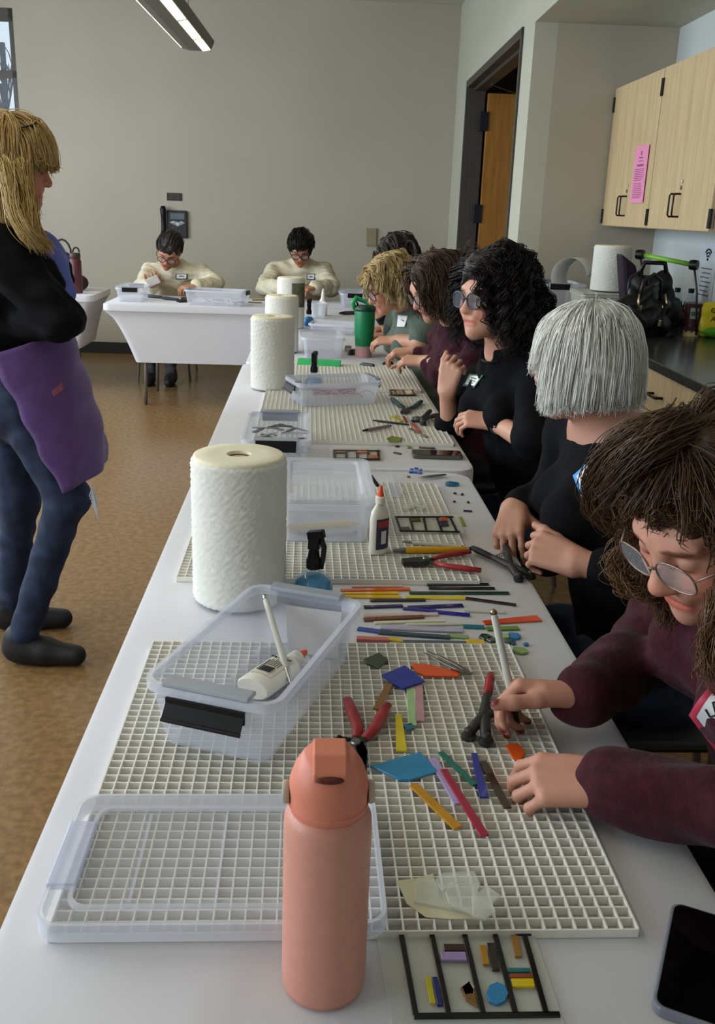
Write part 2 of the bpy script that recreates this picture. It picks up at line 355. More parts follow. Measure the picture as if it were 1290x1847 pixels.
# ------------------------------------------------------------------ paper rolls
def paper_roll(name, c, r, h, z, label, cat='paper towel roll', sheet=False):
    t = thing(name, label, cat, (c[0], c[1], z), 0, 'paper rolls')
    n = 96; prof = [(.022, h-.004), (.022, h), (r*.5, h), (r-.006, h), (r-.002, h-.002), (r, h-.008), (r, .008), (r-.002, .002), (r-.006, 0), (.022, 0)]
    mb = MB(); vs = []; fs = []
    rows = 60
    for j in range(rows+1):                      # the quilted outside, embossed with diamonds
        zz = .006 + (h-.012)*j/rows
        for k in range(n):
            a = 2*math.pi*k/n; u_ = a*r/.055; v_ = zz/.055
            e = max(abs((u_+v_) % 1-.5), abs((u_-v_) % 1-.5)); e = .0019*math.cos(e*25)
            rr = r + e - (.004 if j in (0, rows) else 0); vs.append((rr*math.cos(a), rr*math.sin(a), zz))
    for j in range(rows):
        for k in range(n): fs.append((j*n+k, j*n+(k+1) % n, (j+1)*n+(k+1) % n, (j+1)*n+k))
    mb.add(vs, fs); mb.build('paper', m_paperroll, t, smooth=True)
    MB().lathe([(.022, h-.012), (.022, h), (r*.6, h), (r-.008, h+.0005), (r-.0045, h-.0012), (r-.003, h-.0045), (r-.0035, h-.008)], n).build('roll_end', m_rolltop, t, smooth=True, auto=40)
    MB().lathe([(.0225, 0), (.0225, h-.006), (.0205, h-.006), (.0205, 0)], 32).build('core', m_core, t, smooth=True, auto=40)
    if sheet:
        mb = MB(); a0 = R(238)
        pts = [(r+.0016)*np.array([math.cos(a0-k*.09), math.sin(a0-k*.09)]) for k in range(6)]; pts[0] = pts[0]*1.02
        vs = [(p[0], p[1], zz) for p in pts for zz in (.004, h-.006)]
        mb.add(vs, [(2*i, 2*i+2, 2*i+3, 2*i+1) for i in range(5)]); mb.build('loose_sheet', m_paperroll, t, smooth=True, solid=.0006)
    return t
paper_roll('paper_towel_roll', (-.118, 1.615), .084, .276, .7425, 'large quilted paper towel roll standing nearest on the table behind the open bin')
paper_roll('paper_towel_roll', (-.138, 3.735), .085, .288, .7425, 'paper towel roll standing second nearest, beside the first spray bottle row')['label'] = 'quilted paper towel roll standing at the left of the second table'
paper_roll('paper_towel_roll', (-.13, 4.75), .082, .28, .7425, 'quilted paper towel roll on the third table, directly behind another roll')
pr4 = paper_roll('paper_towel_roll', (-.105, 5.75), .082, .30, .7425, 'farthest paper towel roll, with a printed wrapper, before the black haired person in cream')
lb = MB(); vs = []; fs = []
for k in range(9):
    a = R(-85 + k*9); vs += [(.0845*math.cos(a), .0845*math.sin(a), .13), (.0845*math.cos(a), .0845*math.sin(a), .27)]
lb.add(vs, [(2*i, 2*i+2, 2*i+3, 2*i+1) for i in range(8)]); lb.build('wrapper_print', M('olive_print', '6f7258', .5, col2='3c3a2c', vscale=20), pr4, solid=.0006)
# ------------------------------------------------------------------ storage bins
def tub_mb(w, l, h, tap=.012, th=.0022, lip=.006):
    def ring(i, z, r): return [(p[0], p[1], z) for p in rrect(-w/2+i, -l/2+i, w/2-i, l/2-i, r, 4)]
    rs = [ring(tap+.004, 0, .014), ring(tap, .006, .018), ring(0, h-.012, .022), ring(-lip, h-.011, .026), ring(-lip, h, .026), ring(th, h, .02), ring(tap+th, .008, .017), ring(tap+.006, th, .012)]
    n = len(rs[0]); vs = sum(rs, []); fs = [list(range(n))[::-1], list(range(7*n, 8*n))]
    for i in range(7):
        for k in range(n): fs.append((i*n+k, i*n+(k+1) % n, (i+1)*n+(k+1) % n, (i+1)*n+k))
    return MB().add(vs, fs)
def rim_mb(w, l, z, h, th=.004, r=.024):
    o, i = rrect(-w/2, -l/2, w/2, l/2, r, 5), rrect(-w/2+th, -l/2+th, w/2-th, l/2-th, r-th*.7, 5); n = len(o); vs = [(p[0], p[1], z) for p in o] + [(p[0], p[1], z+h) for p in o] + [(p[0], p[1], z+h) for p in i] + [(p[0], p[1], z) for p in i]
    return MB().add(vs, [(a*n+k, a*n+(k+1) % n, ((a+1) % 4)*n+(k+1) % n, ((a+1) % 4)*n+k) for a in range(4) for k in range(n)])
m_rim = M('milky_rim', 'e8ecf6', .25, alpha=.34, var=.02, spec=.6)
def lid_mb(w, l, t=.018, rib=3):
    def ring(i, z, r): return [(p[0], p[1], z) for p in rrect(-w/2+i, -l/2+i, w/2-i, l/2-i, r, 4)]
    rs = [ring(.002, 0, .02), ring(0, .003, .022), ring(0, t-.004, .022), ring(.004, t, .02), ring(.028, t, .016), ring(.034, t-.006, .014)]
    n = len(rs[0]); vs = sum(rs, []); fs = [list(range(5*n, 6*n))]
    for i in range(5):
        for k in range(n): fs.append((i*n+k, i*n+(k+1) % n, (i+1)*n+(k+1) % n, (i+1)*n+k))
    mb = MB().add(vs, fs)
    for k in range(rib):
        y = -l/2 + l*(k+1)/(rib+1); mb.box((-w/2+.034, y-.0015, t-.0075), (w/2-.034, y+.0015, t-.0035))
    return mb
def latch(t, w, l, h, s, flap, down=False):     # latch at the end y = s*l/2
    lw = min(.11, w*.62); y = s*(l/2+.008)
    if down:                                    # opened: hanging outwards
        mb = MB().obox((0, y+s*.008, h-.026), (lw/2, 0, 0), (0, s*.008, -.011), (0, .002, .0018)); mb.box((-lw/2, min(y, y+s*.004), h-.03), (lw/2, max(y, y+s*.004), h-.012))
        mb.tube([(-lw/2, y+s*.016, h-.037), (lw/2, y+s*.016, h-.037)], .003, 8)
    else: mb = MB().box((-lw/2, min(y-s*.002, y+s*.005), h-.028), (lw/2, max(y-s*.002, y+s*.005), h+.004))
    mb.build('latch', m_blk, t, bevel=.0015)
    if flap: MB().box((-lw/2-.006, min(y-s*.022, y+s*.004), h+.001), (lw/2+.006, max(y-s*.022, y+s*.004), h+.008)).build('grip_bar', M('grey_clear_plastic', 'a9afb8', .2, alpha=.75), t, bevel=.003)
def bin_(label, loc, rz, w, l, h, lid=False, mat=None, down=(False, False), lats=True):
    t = thing('storage_bin', label, 'storage bin', loc, R(rz), 'clear latch bins')
    tub_mb(w, l, h).build('tub', mat or m_frost, t, smooth=True, auto=35)
    rim_mb(w+.014, l+.014, h-.012, .0135, .007, .028).build('rim', m_rim, t, smooth=True, auto=35)
    if lats:
        latch(t, w, l, h, -1, True, down[0]); latch(t, w, l, h, 1, True, down[1])
    if lid:
        o = lid_mb(w+.012, l+.004, .016, 2).build('lid', mat or m_clear, t, smooth=True, auto=35); o.location = (0, 0, h+.0005)
    return t
def loc_in(t, x, y, z): return mw(t) @ Vector((x, y, z))
BA = bin_('open clear bin tilted across the nearest grid with a glue bottle inside', (-.056, 1.222, ZG), -21, .178, .345, .097, down=(True, False))
BB = bin_('clear bin of grey scrap pieces behind the nearest paper towel roll', (-.08, 2.63, .7428), 0, .175, .37, .098)
BC = bin_('open clear bin with a red tray edge on the second table', (.097, 3.45, ZG), -72, .19, .31, .085, down=(True, False))
BD = bin_('lidded clear bin holding yellow pencils beside the upright glue bottle', (.045, 2.05, ZG), 0, .205, .335, .088, lid=True, lats=False, mat=M('milky_clear_plastic', 'e4e7ee', .3, alpha=.33))
BE = bin_('clear bin on the third table behind the green strip', (.07, 4.72, .7428), 3, .2, .34, .1, lid=True, lats=False)
BE2 = bin_('shallow clear bin on the third table behind the blue spray bottle', (.17, 5.55, .7428), 80, .18, .3, .06, lats=False)
BF = bin_('small clear bin with black latches at the left end of the cross table', (-1.30, 7.2, .7428), 2, .2, .34, .1, lid=True)
BG = bin_('long clear bin of blue scraps in front of the seated woman in cream', (-.66, 7.05, .7428), 80, .24, .43, .105)
BH = bin_('small clear bin with black latches at the right end of the cross table', (.34, 7.25, .7428), 2, .2, .3, .1, lid=True)
BI = bin_('clear cup bin on the third table right of the rolls', (.06, 6.35, .7428), 10, .11, .16, .1, lats=False)
# contents
def pieces(t, n, w, l, z0, zr, mats, name, label, cat, seed, group, sz=(.012, .05)):
    rs = random.Random(seed)
    for k in range(n):
        p = loc_in(t, rs.uniform(-w/2, w/2), rs.uniform(-l/2, l/2), z0 + zr*(k+.5)/n); a = rs.uniform(0, 6.28); L = rs.uniform(*sz); d = Vector((math.cos(a), math.sin(a), rs.uniform(-.15, .15)))*L
        o = MB().bar(p-d, p+d, rs.uniform(.008, .02), .003).build(name, mats[k % len(mats)], bevel=.0006)
        tag(o, label, cat, group)
g_grey = [M('grey_glass_dark', '4a4d52', .2), M('grey_glass_pale', '8f9398', .2), M('grey_glass_mid', '686c72', .2)]
pieces(BB, 44, .125, .3, .006, .075, g_grey, 'glass_scrap', 'grey glass scrap piled in the bin behind the nearest paper roll', 'glass scrap', 3, 'grey scraps in the latch bin')
pieces(BG, 18, .17, .36, .006, .05, [M('blue_scrap', '4f6b8c', .3), M('slate_scrap', '5a6472', .3), M('rose_scrap', '9a5f66', .3)], 'glass_scrap', 'bluish glass scrap inside the long bin on the cross table', 'glass scrap', 4, 'blue scraps in the long bin')
o = MB().box((-.085, -.05, .01), (-.078, .12, .03)).build('lid_strip', M('rose_red_plastic', '9e3a4a', .4), BC)
wire = MB(); rs = random.Random(2)
for k in range(3):
    c = loc_in(BC, -.02+.02*k, -.02+.06*k, .02); wire.tube([c + Vector((.045*math.cos(a), .03*math.sin(a)-.02, .012+.01*math.sin(2*a))) for a in [i*.45 for i in range(12)]], .002, 6)
tag(wire.build('wire_coil', M('pink_wire', 'b48a90', .4)), 'pinkish coil of wire lying in the open bin on the second table', 'wire')
# ------------------------------------------------------------------ the lid in front
T_ = thing('loose_lid', 'clear plastic bin lid lying at the front left of the nearest grid', 'lid', (-.083, .850, ZG), R(90))
lid_mb(.212, .342, .022, 3).build('panel', m_frost, T_, smooth=True, auto=35)
m_rim2 = M('frosted_rim', 'e8ecf4', .3, alpha=.5, var=.02)
rim_mb(.213, .343, .0005, .020, .004, .023).build('rim', m_rim2, T_, smooth=True, auto=35); rim_mb(.165, .295, .0165, .004, .005, .02).build('ridge', m_rim, T_)
nb = MB(); nb.box((-.052, .142, .016), (.052, .1725, .0235)); nb.build('latch_notch', M('bluish_clear_plastic', 'c6cfee', .2, alpha=.42), T_, bevel=.002)
# ------------------------------------------------------------------ pink bottle
m_pink = M('pink_powder_coat', 'c78a78', .42, var=.03, vscale=90, bump=.08, bscale=400); m_coral = M('coral_lid', 'd07d64', .45, var=.02)
t = thing('water_bottle', 'tall pink insulated water bottle with coral lid standing at the front', 'bottle', (.025, .705, .7427))
MB().lathe([(0, 0), (.034, 0), (.0382, .003), (.0392, .009), (.0392, .172), (.0385, .184), (.0345, .192), (.033, .1935)], 64).build('body', m_pink, t, smooth=True, auto=50)
MB().lathe([(.0325, .190), (.0338, .1945), (.0352, .198), (.0355, .2005), (.0343, .2012), (.0347, .216), (.0338, .2225), (.0298, .2345), (.024, .2440), (.021, .2475), (0, .249)], 64).build('lid', m_coral, t, smooth=True, auto=50)
sp = MB(); sp.add([(x, y, z) for x in (-.0145, .0145) for y, z in ((-.0285, .235), (-.0285, .2425), (-.015, .2535), (.012, .2535), (.02, .247))], [(0, 1, 2, 3, 4), (9, 8, 7, 6, 5), (0, 5, 6, 1), (1, 6, 7, 2), (2, 7, 8, 3), (3, 8, 9, 4)])
sp.build('spout_cover', m_coral, t, bevel=.0018)
MB().ball((0, -.0285, .2375), (.0122, .0032, .0036), 16, 8).build('sip_opening', M('dark_coral', '5a2218', .6), t, smooth=True)
for s in (-1, 1): MB().lathe([(0, -.0025), (.0095, -.0025), (.0105, 0), (.0095, .003), (0, .003)], 24, T=frame_T((s*.0372, 0, .2075), (0, 1, 0), (0, 0, 1))).build('strap_button', M('beige_button', 'b7a695', .5), t, smooth=True, auto=40)
# ------------------------------------------------------------------ phones
def phone(label, c, ang, w=.075, l=.153, z=ZT, edge='7a7d88', n='phone'):
    t = thing('phone', label, 'phone', (c[0], c[1], z), R(ang), 'phones lying on the tables')
    MB().prism(rrect(-w/2, -l/2, w/2, l/2, .012), 0, .0105).build('case', M('phone_case_'+edge, edge, .2, alpha=.85), t, bevel=.002)
    MB().prism(rrect(-w/2+.0035, -l/2+.0035, w/2-.0035, l/2-.0035, .010), .0095, .0112).build('screen', M('black_screen', '040405', .06, spec=.5), t)
    return t
phone('black phone in a clear case lying face up at the lower right corner', (.392, .712), -27.5)
phone('dark phone in a clear case near the second table corner', atz(788, 822, .745), 88, .072, .15, .7435, '5c5c50')
# ------------------------------------------------------------------ spray bottles
m_liq = M('blue_liquid', '0f7fb4', .1, var=.04, coat=.6); m_bot = M('clear_bottle', '8fc6e0', .08, alpha=.22)
def spray(label, c, z, sc=1, rz=0, fat=.033, hh=.135, col=None):
    t = thing('spray_bottle', label, 'spray bottle', (c[0], c[1], z), R(rz), 'blue spray bottles'); k = sc; f = fat
    MB().lathe([(0, .001), (f*.8*k, .001), (f*k, .008*k), (f*k*1.03, .022*k), (f*.92*k, .036*k), (f*.6*k, .045*k), (f*.4*k, .048*k), (0, .048*k)], 32).build('liquid', col or m_liq, t, smooth=True, auto=60)
    MB().lathe([(f*1.05*k, .016*k), (f*1.06*k, .026*k), (f*.97*k, .038*k), (f*.62*k, .05*k), (.0135*k, .056*k), (.0125*k, .064*k)], 32).build('flask', m_bot, t, smooth=True)
    mb = MB().lathe([(.0145*k, .06*k), (.0145*k, .078*k), (.0115*k, .084*k), (.0095*k, .1*k)], 24)
    mb.bar((0, 0, .098*k), (.003*k, 0, .13*k), .018*k, .022*k, (1, 0, 0)); mb.bar((-.012*k, 0, .124*k), (.02*k, 0, .131*k), .017*k, .017*k)
    mb.build('pump', m_blk, t, bevel=.003)
    MB().tube([(.014*k, 0, .122*k), (.02*k, 0, .105*k), (.0185*k, 0, .082*k), (.0155*k, 0, .062*k)], [.0055*k, .0055*k, .005*k, .004*k], 8).build('trigger', m_blkr, t, smooth=True)
    return t
spray('round blue spray bottle standing behind the open bin near the first roll', (.018, 1.62), .7427, .98, -20, .036)
spray('round blue spray bottle standing in front of the green strip', atz(566, 700, ZG), ZG, 1.05, 70, .033)
spray('small bright blue spray bottle on the third table beside the rolls', atz(557, 588, ZT), .7427, 1.2, 70, .027, col=M('bright_blue_liquid', '1c86d8', .1))
# ------------------------------------------------------------------ green tumbler
t = thing('tumbler', 'green tumbler with pink base standing on the second table', 'tumbler', (.278, 4.66, .7427))
MB().lathe([(0, 0), (.040, 0), (.041, .004), (.0425, .055)], 40).build('base', M('dusty_pink', 'b98d8a', .5), t, smooth=True, auto=50)
MB().lathe([(.0428, .055), (.0435, .06), (.0455, .09), (.049, .125), (.051, .22), (.050, .226)], 40).build('cup', M('emerald_coating', '0f7a4a', .35), t, smooth=True, auto=50)
MB().lathe([(.049, .222), (.0525, .226), (.0525, .24), (.045, .25), (0, .252)], 40).build('lid', M('dark_green_plastic', '14402f', .4), t, smooth=True, auto=50)
MB().tube([(-.05, 0, .23), (-.062, -.01, .262), (-.045, 0, .285), (-.01, .01, .272), (.03, .015, .255), (.05, .0, .235)], [.009, .013, .013, .011, .01, .009], 10).build('handle', M('bright_green_plastic', '1f9a55', .4), t, smooth=True)
MB().tube([(-.035, .01, .25), (-.05, .01, .288), (.02, .012, .268), (.07, .012, .258)], .0055, 8).build('straw', m_blk, t, smooth=True)
# ------------------------------------------------------------------ glue bottles
def glue_bottle(label, T, lying=False):
    t = thing('glue_bottle', label, 'glue bottle', T.translation, 0, 'white glue bottles'); t.rotation_euler = T.to_euler()
    prof = [(0, 0), (.026, 0), (.029, .004), (.029, .075), (.026, .09), (.015, .104), (.0115, .107), (.0115, .112)]
    mb = MB(); mb.lathe(prof, 40); mb.v = [(x, y*.58, z) for x, y, z in mb.v]; mb.build('body', m_glue, t, smooth=True, auto=50)
    MB().lathe([(.0105, .108), (.0125, .109), (.0125, .122), (.009, .124)], 24).build('collar', m_glue, t, smooth=True, auto=50)
    MB().lathe([(.009, .122), (.0085, .128), (.005, .14), (.004, .146), (0, .147)], 20).build('cap', m_orange, t, smooth=True, auto=50)
    return t
def patch(parent, w, z0, z1, ry, mat, name, half=.0294, flat=.58, side=-1, off=.0005):
    n = 10; vs = []
    for i in range(n+1):
        x = -w/2 + w*i/n; y = side*(math.sqrt(max(0, half**2 - x*x))*flat + off); vs += [(x, y, z0), (x, y, z1)]
    f = [(2*i, 2*i+2, 2*i+3, 2*i+1) for i in range(n)]
    return MB().add(vs, f).build(name, mat, parent, smooth=True)
GB = glue_bottle('white school glue bottle with orange tip standing upright on the second grid', Matrix.Translation(atz(683, 1000, ZG)+Vector((0, .012, 0))) @ Matrix.Rotation(R(35), 4, 'Z') @ Matrix.Scale(.92, 4))
GB.scale = (.78, .9, 1.0)
patch(GB, .042, .012, .078, 0, M('label_navy_print', '2c2f4a', .5), 'label'); patch(GB, .034, .06, .074, 0, M('label_red_print', 'a23038', .5), 'label_band', off=.0008)
patch(GB, .016, .024, .052, 0, m_paper, 'label_swirl', off=.0009)
gl = thing  # lying bottle inside the open bin
a_ = atz(455, 1243, ZG+.02); b_ = atz(548, 1178, ZG+.02); d_ = (b_-a_).normalized(); zax = d_; yax = Vector((0, 0, -1)); xax = yax.cross(zax).normalized(); yax = zax.cross(xax)
Tl = Matrix(((xax.x, yax.x, zax.x, a_.x), (xax.y, yax.y, zax.y, a_.y), (xax.z, yax.z, zax.z, a_.z), (0, 0, 0, 1)))
GL = glue_bottle('white glue bottle with orange tip lying in the open tilted bin', Tl); GL.scale = (1, 1, .98)
patch(GL, .036, .02, .085, 0, M('label_cream', 'd9d2c2', .6), 'label')
mbp = MB()
for k in range(9): mbp.box((-.012+.0027*k, -.0185, .028), (-.012+.0027*k+.0012+.0005*(k % 2), -.0178, .044))
mbp.build('barcode', M('print_black', '222226', .6), GL)
mbp = MB()
for k in range(7): mbp.box((-.014+.004*k, -.0185 + abs(-.014+.004*k)*.12, .048), (-.0125+.004*k, -.0175 + abs(-.014+.004*k)*.12, .066+.004*(k % 2)))
mbp.build('label_text', M('print_grey', '7a7872', .6), GL)
text('label_title', 'tile mosaic', .0085, mw(GL) @ frame_T((.001, -.0182, .076), (1, 0, 0), (0, 0, 1)), M('print_black', '222226', .6), GL)
# paper slip and glass cutter in bin A, on its back wall
mb = MB(); q = [loc_in(BA, x, y, z) for x, y, z in ((-.02, .145, .006), (.064, .145, .006), (.064, .158, .082), (-.03, .157, .078))]
mb.add(q, [(0, 1, 2, 3)]); tag(mb.build('paper_slip', M('clear_paper_label', 'c6c3c4', .5, alpha=.9), solid=.0008), 'whitish card slip leaning on the back wall of the open bin', 'card')
def pen(label, a, b, r, body, tip, cat='glass cutter', grp=None, ball=None, name='glass_cutter'):
    a, b = Vector(a), Vector(b); t = thing(name, label, cat, a, 0, grp); d = b-a
    MB().tube([a + d*.16, a + d*.2, a + d*.93, a + d*.96], [r*.85, r, r*.9, r*.6], 12).build('barrel', body, t, smooth=True, world=True, auto=50)
    MB().tube([a, a + d*.03, a + d*.16], [r*.35, r*.55, r*.8], 10).build('tip', tip, t, smooth=True, world=True, auto=50)
    if ball: MB().ball(b - d*.03, (r*.9,)*3, 12, 8).build('ball_end', ball, t, smooth=True, world=True)
    else: MB().tube([b - d*.05, b], [r*.7, r*.7], 10).build('end_cap', tip, t, smooth=True, world=True)
    return t
m_pearl = M('pearl_barrel', 'cfcfc6', .15, alpha=.85)
pen('clear barrelled glass cutter propped in the open bin above the glue bottle', loc_in(BA, .035, .02, .02), loc_in(BA, -.062, .145, .094), .0055, m_pearl, m_chrome, grp='glass cutters')
# ------------------------------------------------------------------ strips and shards
GM = {}
def gm(col, alpha=1.0, rough=.12):
    k = 'glass_%s_%d' % (col, alpha*100)
    return M(k, col, rough, var=.06, vscale=30, alpha=alpha, coat=.5)
def strip(col, a, b, w, z, label, alpha=1, h=.003, taper=1, grp='glass strips in a row on the table', name='glass_strip', cat='glass strip', za=0, zb=0):
    p = atz(*a, z+h); q = atz(*b, z+h); p.z = z+h/2+za; q.z = z+h/2+zb; d = (q-p).normalized(); s = Vector((-d.y, d.x, 0))*w/2; up = Vector((0, 0, h/2))
    vs = [p-s-up, p+s-up, q+s*taper-up, q-s*taper-up, p-s+up, p+s+up, q+s*taper+up, q-s*taper+up]; c = (p+q)/2
    o = MB().add([v-c for v in vs], [(0, 1, 2, 3), (7, 6, 5, 4), (4, 5, 1, 0), (5, 6, 2, 1), (6, 7, 3, 2), (7, 4, 0, 3)]).build(name, gm(col, alpha), bevel=.0005)
    o.location = c; return tag(o, label, cat, grp)
def S(x, y): return (500+x/2.58, 820+y/2.58)
for i, (col, a, b, w, lab) in enumerate([
    ('1f5f9c', (265, 588), (625, 586), .010, 'blue glass strip lying farthest back in the row, nearest the spray bottle'),
    ('d8b7a6', (345, 610), (585, 608), .006, 'pale peach glass strip just behind the orange strip'),
    ('dc5f28', (295, 629), (618, 622), .011, 'orange glass strip behind the yellow strips'),
    ('e3b710', (285, 643), (562, 640), .009, 'yellow glass strip directly in front of the orange strip'),
    ('dcae0c', (275, 656), (575, 659), .011, 'wide yellow glass strip at the left, in front of another yellow'),
    ('17181a', (432, 675), (690, 673), .009, 'black glass strip at left between yellow and navy strips'),
    ('dcc01c', (598, 660), (875, 664), .012, 'yellow glass strip at mid row, touching a dark brown strip'),
    ('141616', (698, 603), (985, 600), .007, 'black glass strip farthest back on the right, upper of a pair'),
    ('1a1c1b', (705, 618), (1013, 619), .008, 'black glass strip on the right, lower of a pair'),
    ('1c3f2a', (615, 640), (1080, 641), .010, 'long dark green glass strip under the black pair'),
    ('33231d', (878, 664), (1113, 696), .008, 'dark brown glass strip slanting to the table edge'),
    ('16164e', (403, 706), (585, 700), .010, 'navy glass strip at left in front of the black strip'),
    ('1a1862', (610, 708), (865, 698), .012, 'indigo glass strip at mid row with notched end'),
    ('2a2a86', (585, 712), (740, 723), .008, 'short indigo glass strip slanting under the notched one'),
    ('25259a', (705, 724), (898, 743), .010, 'bright indigo glass strip nearest the pale clear strip'),
    ('d6d0c4', (870, 722), (1060, 730), .007, 'clear pale glass strip at right of the indigo strips'),
    ('d6b8b4', (400, 745), (750, 738), .010, 'long pale pink glass strip behind the brown one'),
    ('6a3a1c', (402, 765), (683, 750), .011, 'warm brown glass strip in front of the pale pink one'),
    ('dcd9b8', (452, 779), (780, 769), .008, 'ivory glass strip in front of the brown one'),
    ('d2d4c0', (600, 788), (865, 784), .007, 'thin pale ivory glass strip left of the teal one'),
    ('b4b0c8', (480, 798), (865, 814), .017, 'wide lavender glass strip at mid row'),
    ('2a4c94', (375, 806), (530, 826), .013, 'blue glass strip at left end under the lavender one'),
    ('28788e', (865, 795), (965, 799), .012, 'short teal glass strip right of the lavender one'),
    ('23404e', (470, 823), (805, 846), .012, 'dark slate teal glass strip in front of the lavender one'),
    ('8aa868', (790, 838), (890, 846), .012, 'short light green glass strip behind the yellow ends'),
    ('c86a5e', (370, 850), (520, 856), .013, 'salmon red glass strip at left, next to the nearest grid'),
    ('7c2634', (370, 866), (520, 867), .007, 'crimson glass strip at left, touching the nearest grid'),
    ('cfae1a', (520, 853), (582, 861), .012, 'short yellow glass strip between salmon and slate ones'),
    ('4c5560', (582, 867), (880, 873), .011, 'slate grey glass strip along the nearest grid edge'),
    ('d8b81c', (880, 867), (965, 867), .014, 'short yellow glass strip at the right end of the slate one'),
    ('5f8a2c', (975, 807), (1125, 804), .013, 'olive green glass strip right of the teal one'),
    ]):
    strip(col, S(*a), S(*b), w, ZT + .0002*(i % 3), lab)
strip('d84a16', S(962, 779), S(1220, 758), .014, ZT, 'large bright orange glass strip at the right table edge', taper=1.7)
def shard(col, pts, z, label, alpha=1, h=.003, grp=None, name='glass_shard', cat='glass shard', mat=None, rough=.12):
    P = [atz(x, y, z+h) for x, y in pts]; c = sum(P, Vector())/len(P)
    o = MB().prism([((p-c).x, (p-c).y) for p in P], 0, h).build(name, mat or gm(col, alpha, rough), bevel=.0004); o.location = (c.x, c.y, z)
    return tag(o, label, cat, grp)
def Q(x, y): return (560+x/2.58, 1030+y/2.58)
GS = 'glass shards on the nearest grid'
shard('2c3f22', [Q(*p) for p in ((245, 410), (320, 378), (362, 412), (318, 448), (262, 430))], ZG, 'dark olive green glass shard left on the nearest grid', grp=GS)
shard('1a2fa0', [Q(*p) for p in ((332, 482), (440, 437), (533, 510), (430, 546), (372, 512))], ZG+.0035, 'cobalt blue square glass shard in the middle of the nearest grid', .96, grp=GS)
shard('e8571a', [Q(*p) for p in ((470, 428), (545, 432), (700, 468), (690, 488), (540, 486), (495, 470))], ZG, 'bright orange wedge of glass beside the cobalt square', .95, grp=GS)
shard('2a8fbe', [Q(*p) for p in ((277, 905), (510, 840), (595, 932), (460, 970), (415, 968), (340, 932))], ZG, 'large turquoise glass shard next to the pink bottle lid', .8, grp=GS)
shard('e05a1e', [(912, 1343), (935, 1340), (948, 1356), (940, 1370), (925, 1366)], ZG, 'small orange glass piece at the fingertips of the maroon sweater woman', .95, grp=GS)
shard('1d6f8c', [Q(*p) for p in ((435, 715), (470, 705), (485, 730), (450, 738))], ZG, 'small teal glass chip under the mint strip', .9, grp=GS)
GN = 'glass strips on the nearest grid'
def ST(col, a, b, w, lab, alpha=1, tp=1, z=ZG): return strip(col, Q(*a), Q(*b), w, z, lab, alpha, taper=tp, grp=GN)
ST('8a5e22', (372, 515), (308, 640), .011, 'amber brown glass strip touching the cobalt square')
ST('a9cf96', (465, 535), (475, 715), .012, 'mint green glass strip under the cobalt square', .92)
ST('c89aa4', (503, 520), (510, 695), .013, 'dusty pink glass strip beside the mint green one', .9)
ST('d9c516', (410, 665), (425, 835), .009, 'bright yellow glass strip between pliers and mint strip', 1, 1.6)
ST('1c6a5c', (605, 838), (768, 992), .008, 'dark teal glass strip lying diagonally beyond the red strip')
ST('22298c', (762, 845), (810, 1050), .008, 'royal blue glass strip beside the brown strip', 1, 1.5)
ST('3a2a20', (803, 882), (918, 1098), .010, 'dark brown glass strip nearest the seated woman', 1)
ST('b7a6d8', (568, 868), (690, 1080), .011, 'lilac glass strip underneath the long red strip', .85)
ST('9c1d3a', (620, 920), (812, 1228), .009, 'long crimson glass strip on the nearest grid', 1, 1.2, ZG+.003)
ST('c08a16', (480, 990), (688, 1192), .012, 'textured amber gold glass strip nearest the turquoise shard', .95)
# little lumps by the strips
def lump(col, x, y, r, z, label, grp='glass chips by the orange strip', n=6, name='glass_chip', cat='glass chip', h=.004):
    rs = random.Random(int(x*7+y)); c = atz(x, y, z)
    pts = [(r*rs.uniform(.7, 1.15)*math.cos(2*math.pi*k/n), r*rs.uniform(.7, 1.15)*math.sin(2*math.pi*k/n)) for k in range(n)]
    o = MB().prism(pts, 0, h).build(name, gm(col), bevel=.0008); o.location = c; return tag(o, label, cat, grp)
lump('1f3318', 877, 1151, .012, ZT, 'dark green glass chip at left of the chip heap by the grid'); lump('26401c', 887, 1156, .010, ZT, 'dark green glass chip second in the heap by the grid')
lump('8fb070', 908, 1149, .012, ZT, 'pale green glass chip behind the held cutter', n=8); lump('16343a', 918, 1159, .011, ZT, 'dark teal glass chip right of the held cutter')
lump('1c78b4', 929, 1149, .014, ZT, 'bright blue glass lump right of the green chips', n=8); lump('17506e', 926, 1162, .005, ZT, 'tiny teal glass chip under the blue lump')
lump('2a6fa0', 949, 1164, .006, ZT, 'small blue glass chip farthest right of the heap'); lump('86a860', 938, 1175, .013, ZT, 'pale green rounded glass chip nearest the table edge', n=8)
# things near the white haired woman
lump('14688f', 815, 875, .019, ZT, 'oval turquoise blue glass gem near the table corner', 'gems', 14, 'glass_gem', 'glass gem', .006)
for k, (x, y) in enumerate(((743, 848), (751, 846), (759, 849), (748, 853), (757, 854), (741, 853))):
    lump('1f63b8', x, y, .007, ZT, 'tiny blue glass chip scattered at the far end of the nearest table', 'blue chips at the table end', 5)
for k, (x, y, c) in enumerate(((821, 891, '1c1c1e'), (834, 893, '1c1c1e'), (820, 906, '141414'), (845, 907, '141414'))):
    lump(c, x, y, .005, ZT, ('black glass crumb nearest the oval gem', 'black glass crumb beside the first crumb below the gem', 'black glass crumb left of the navy sliver', 'black glass crumb right above the navy sliver')[k], 'black crumbs', 5)
strip('1c2250', (836, 920), (852, 921), .006, ZT, 'navy glass sliver under the black crumbs', grp='slivers'); strip('8fae20', (831, 932), (838, 947), .006, ZT, 'lime green glass sliver at the right edge of the second grid', grp='slivers')
lump('8a6a4a', 737, 861, .007, ZT, 'brownish glass chip left of the tweezers', 'slivers', 5)
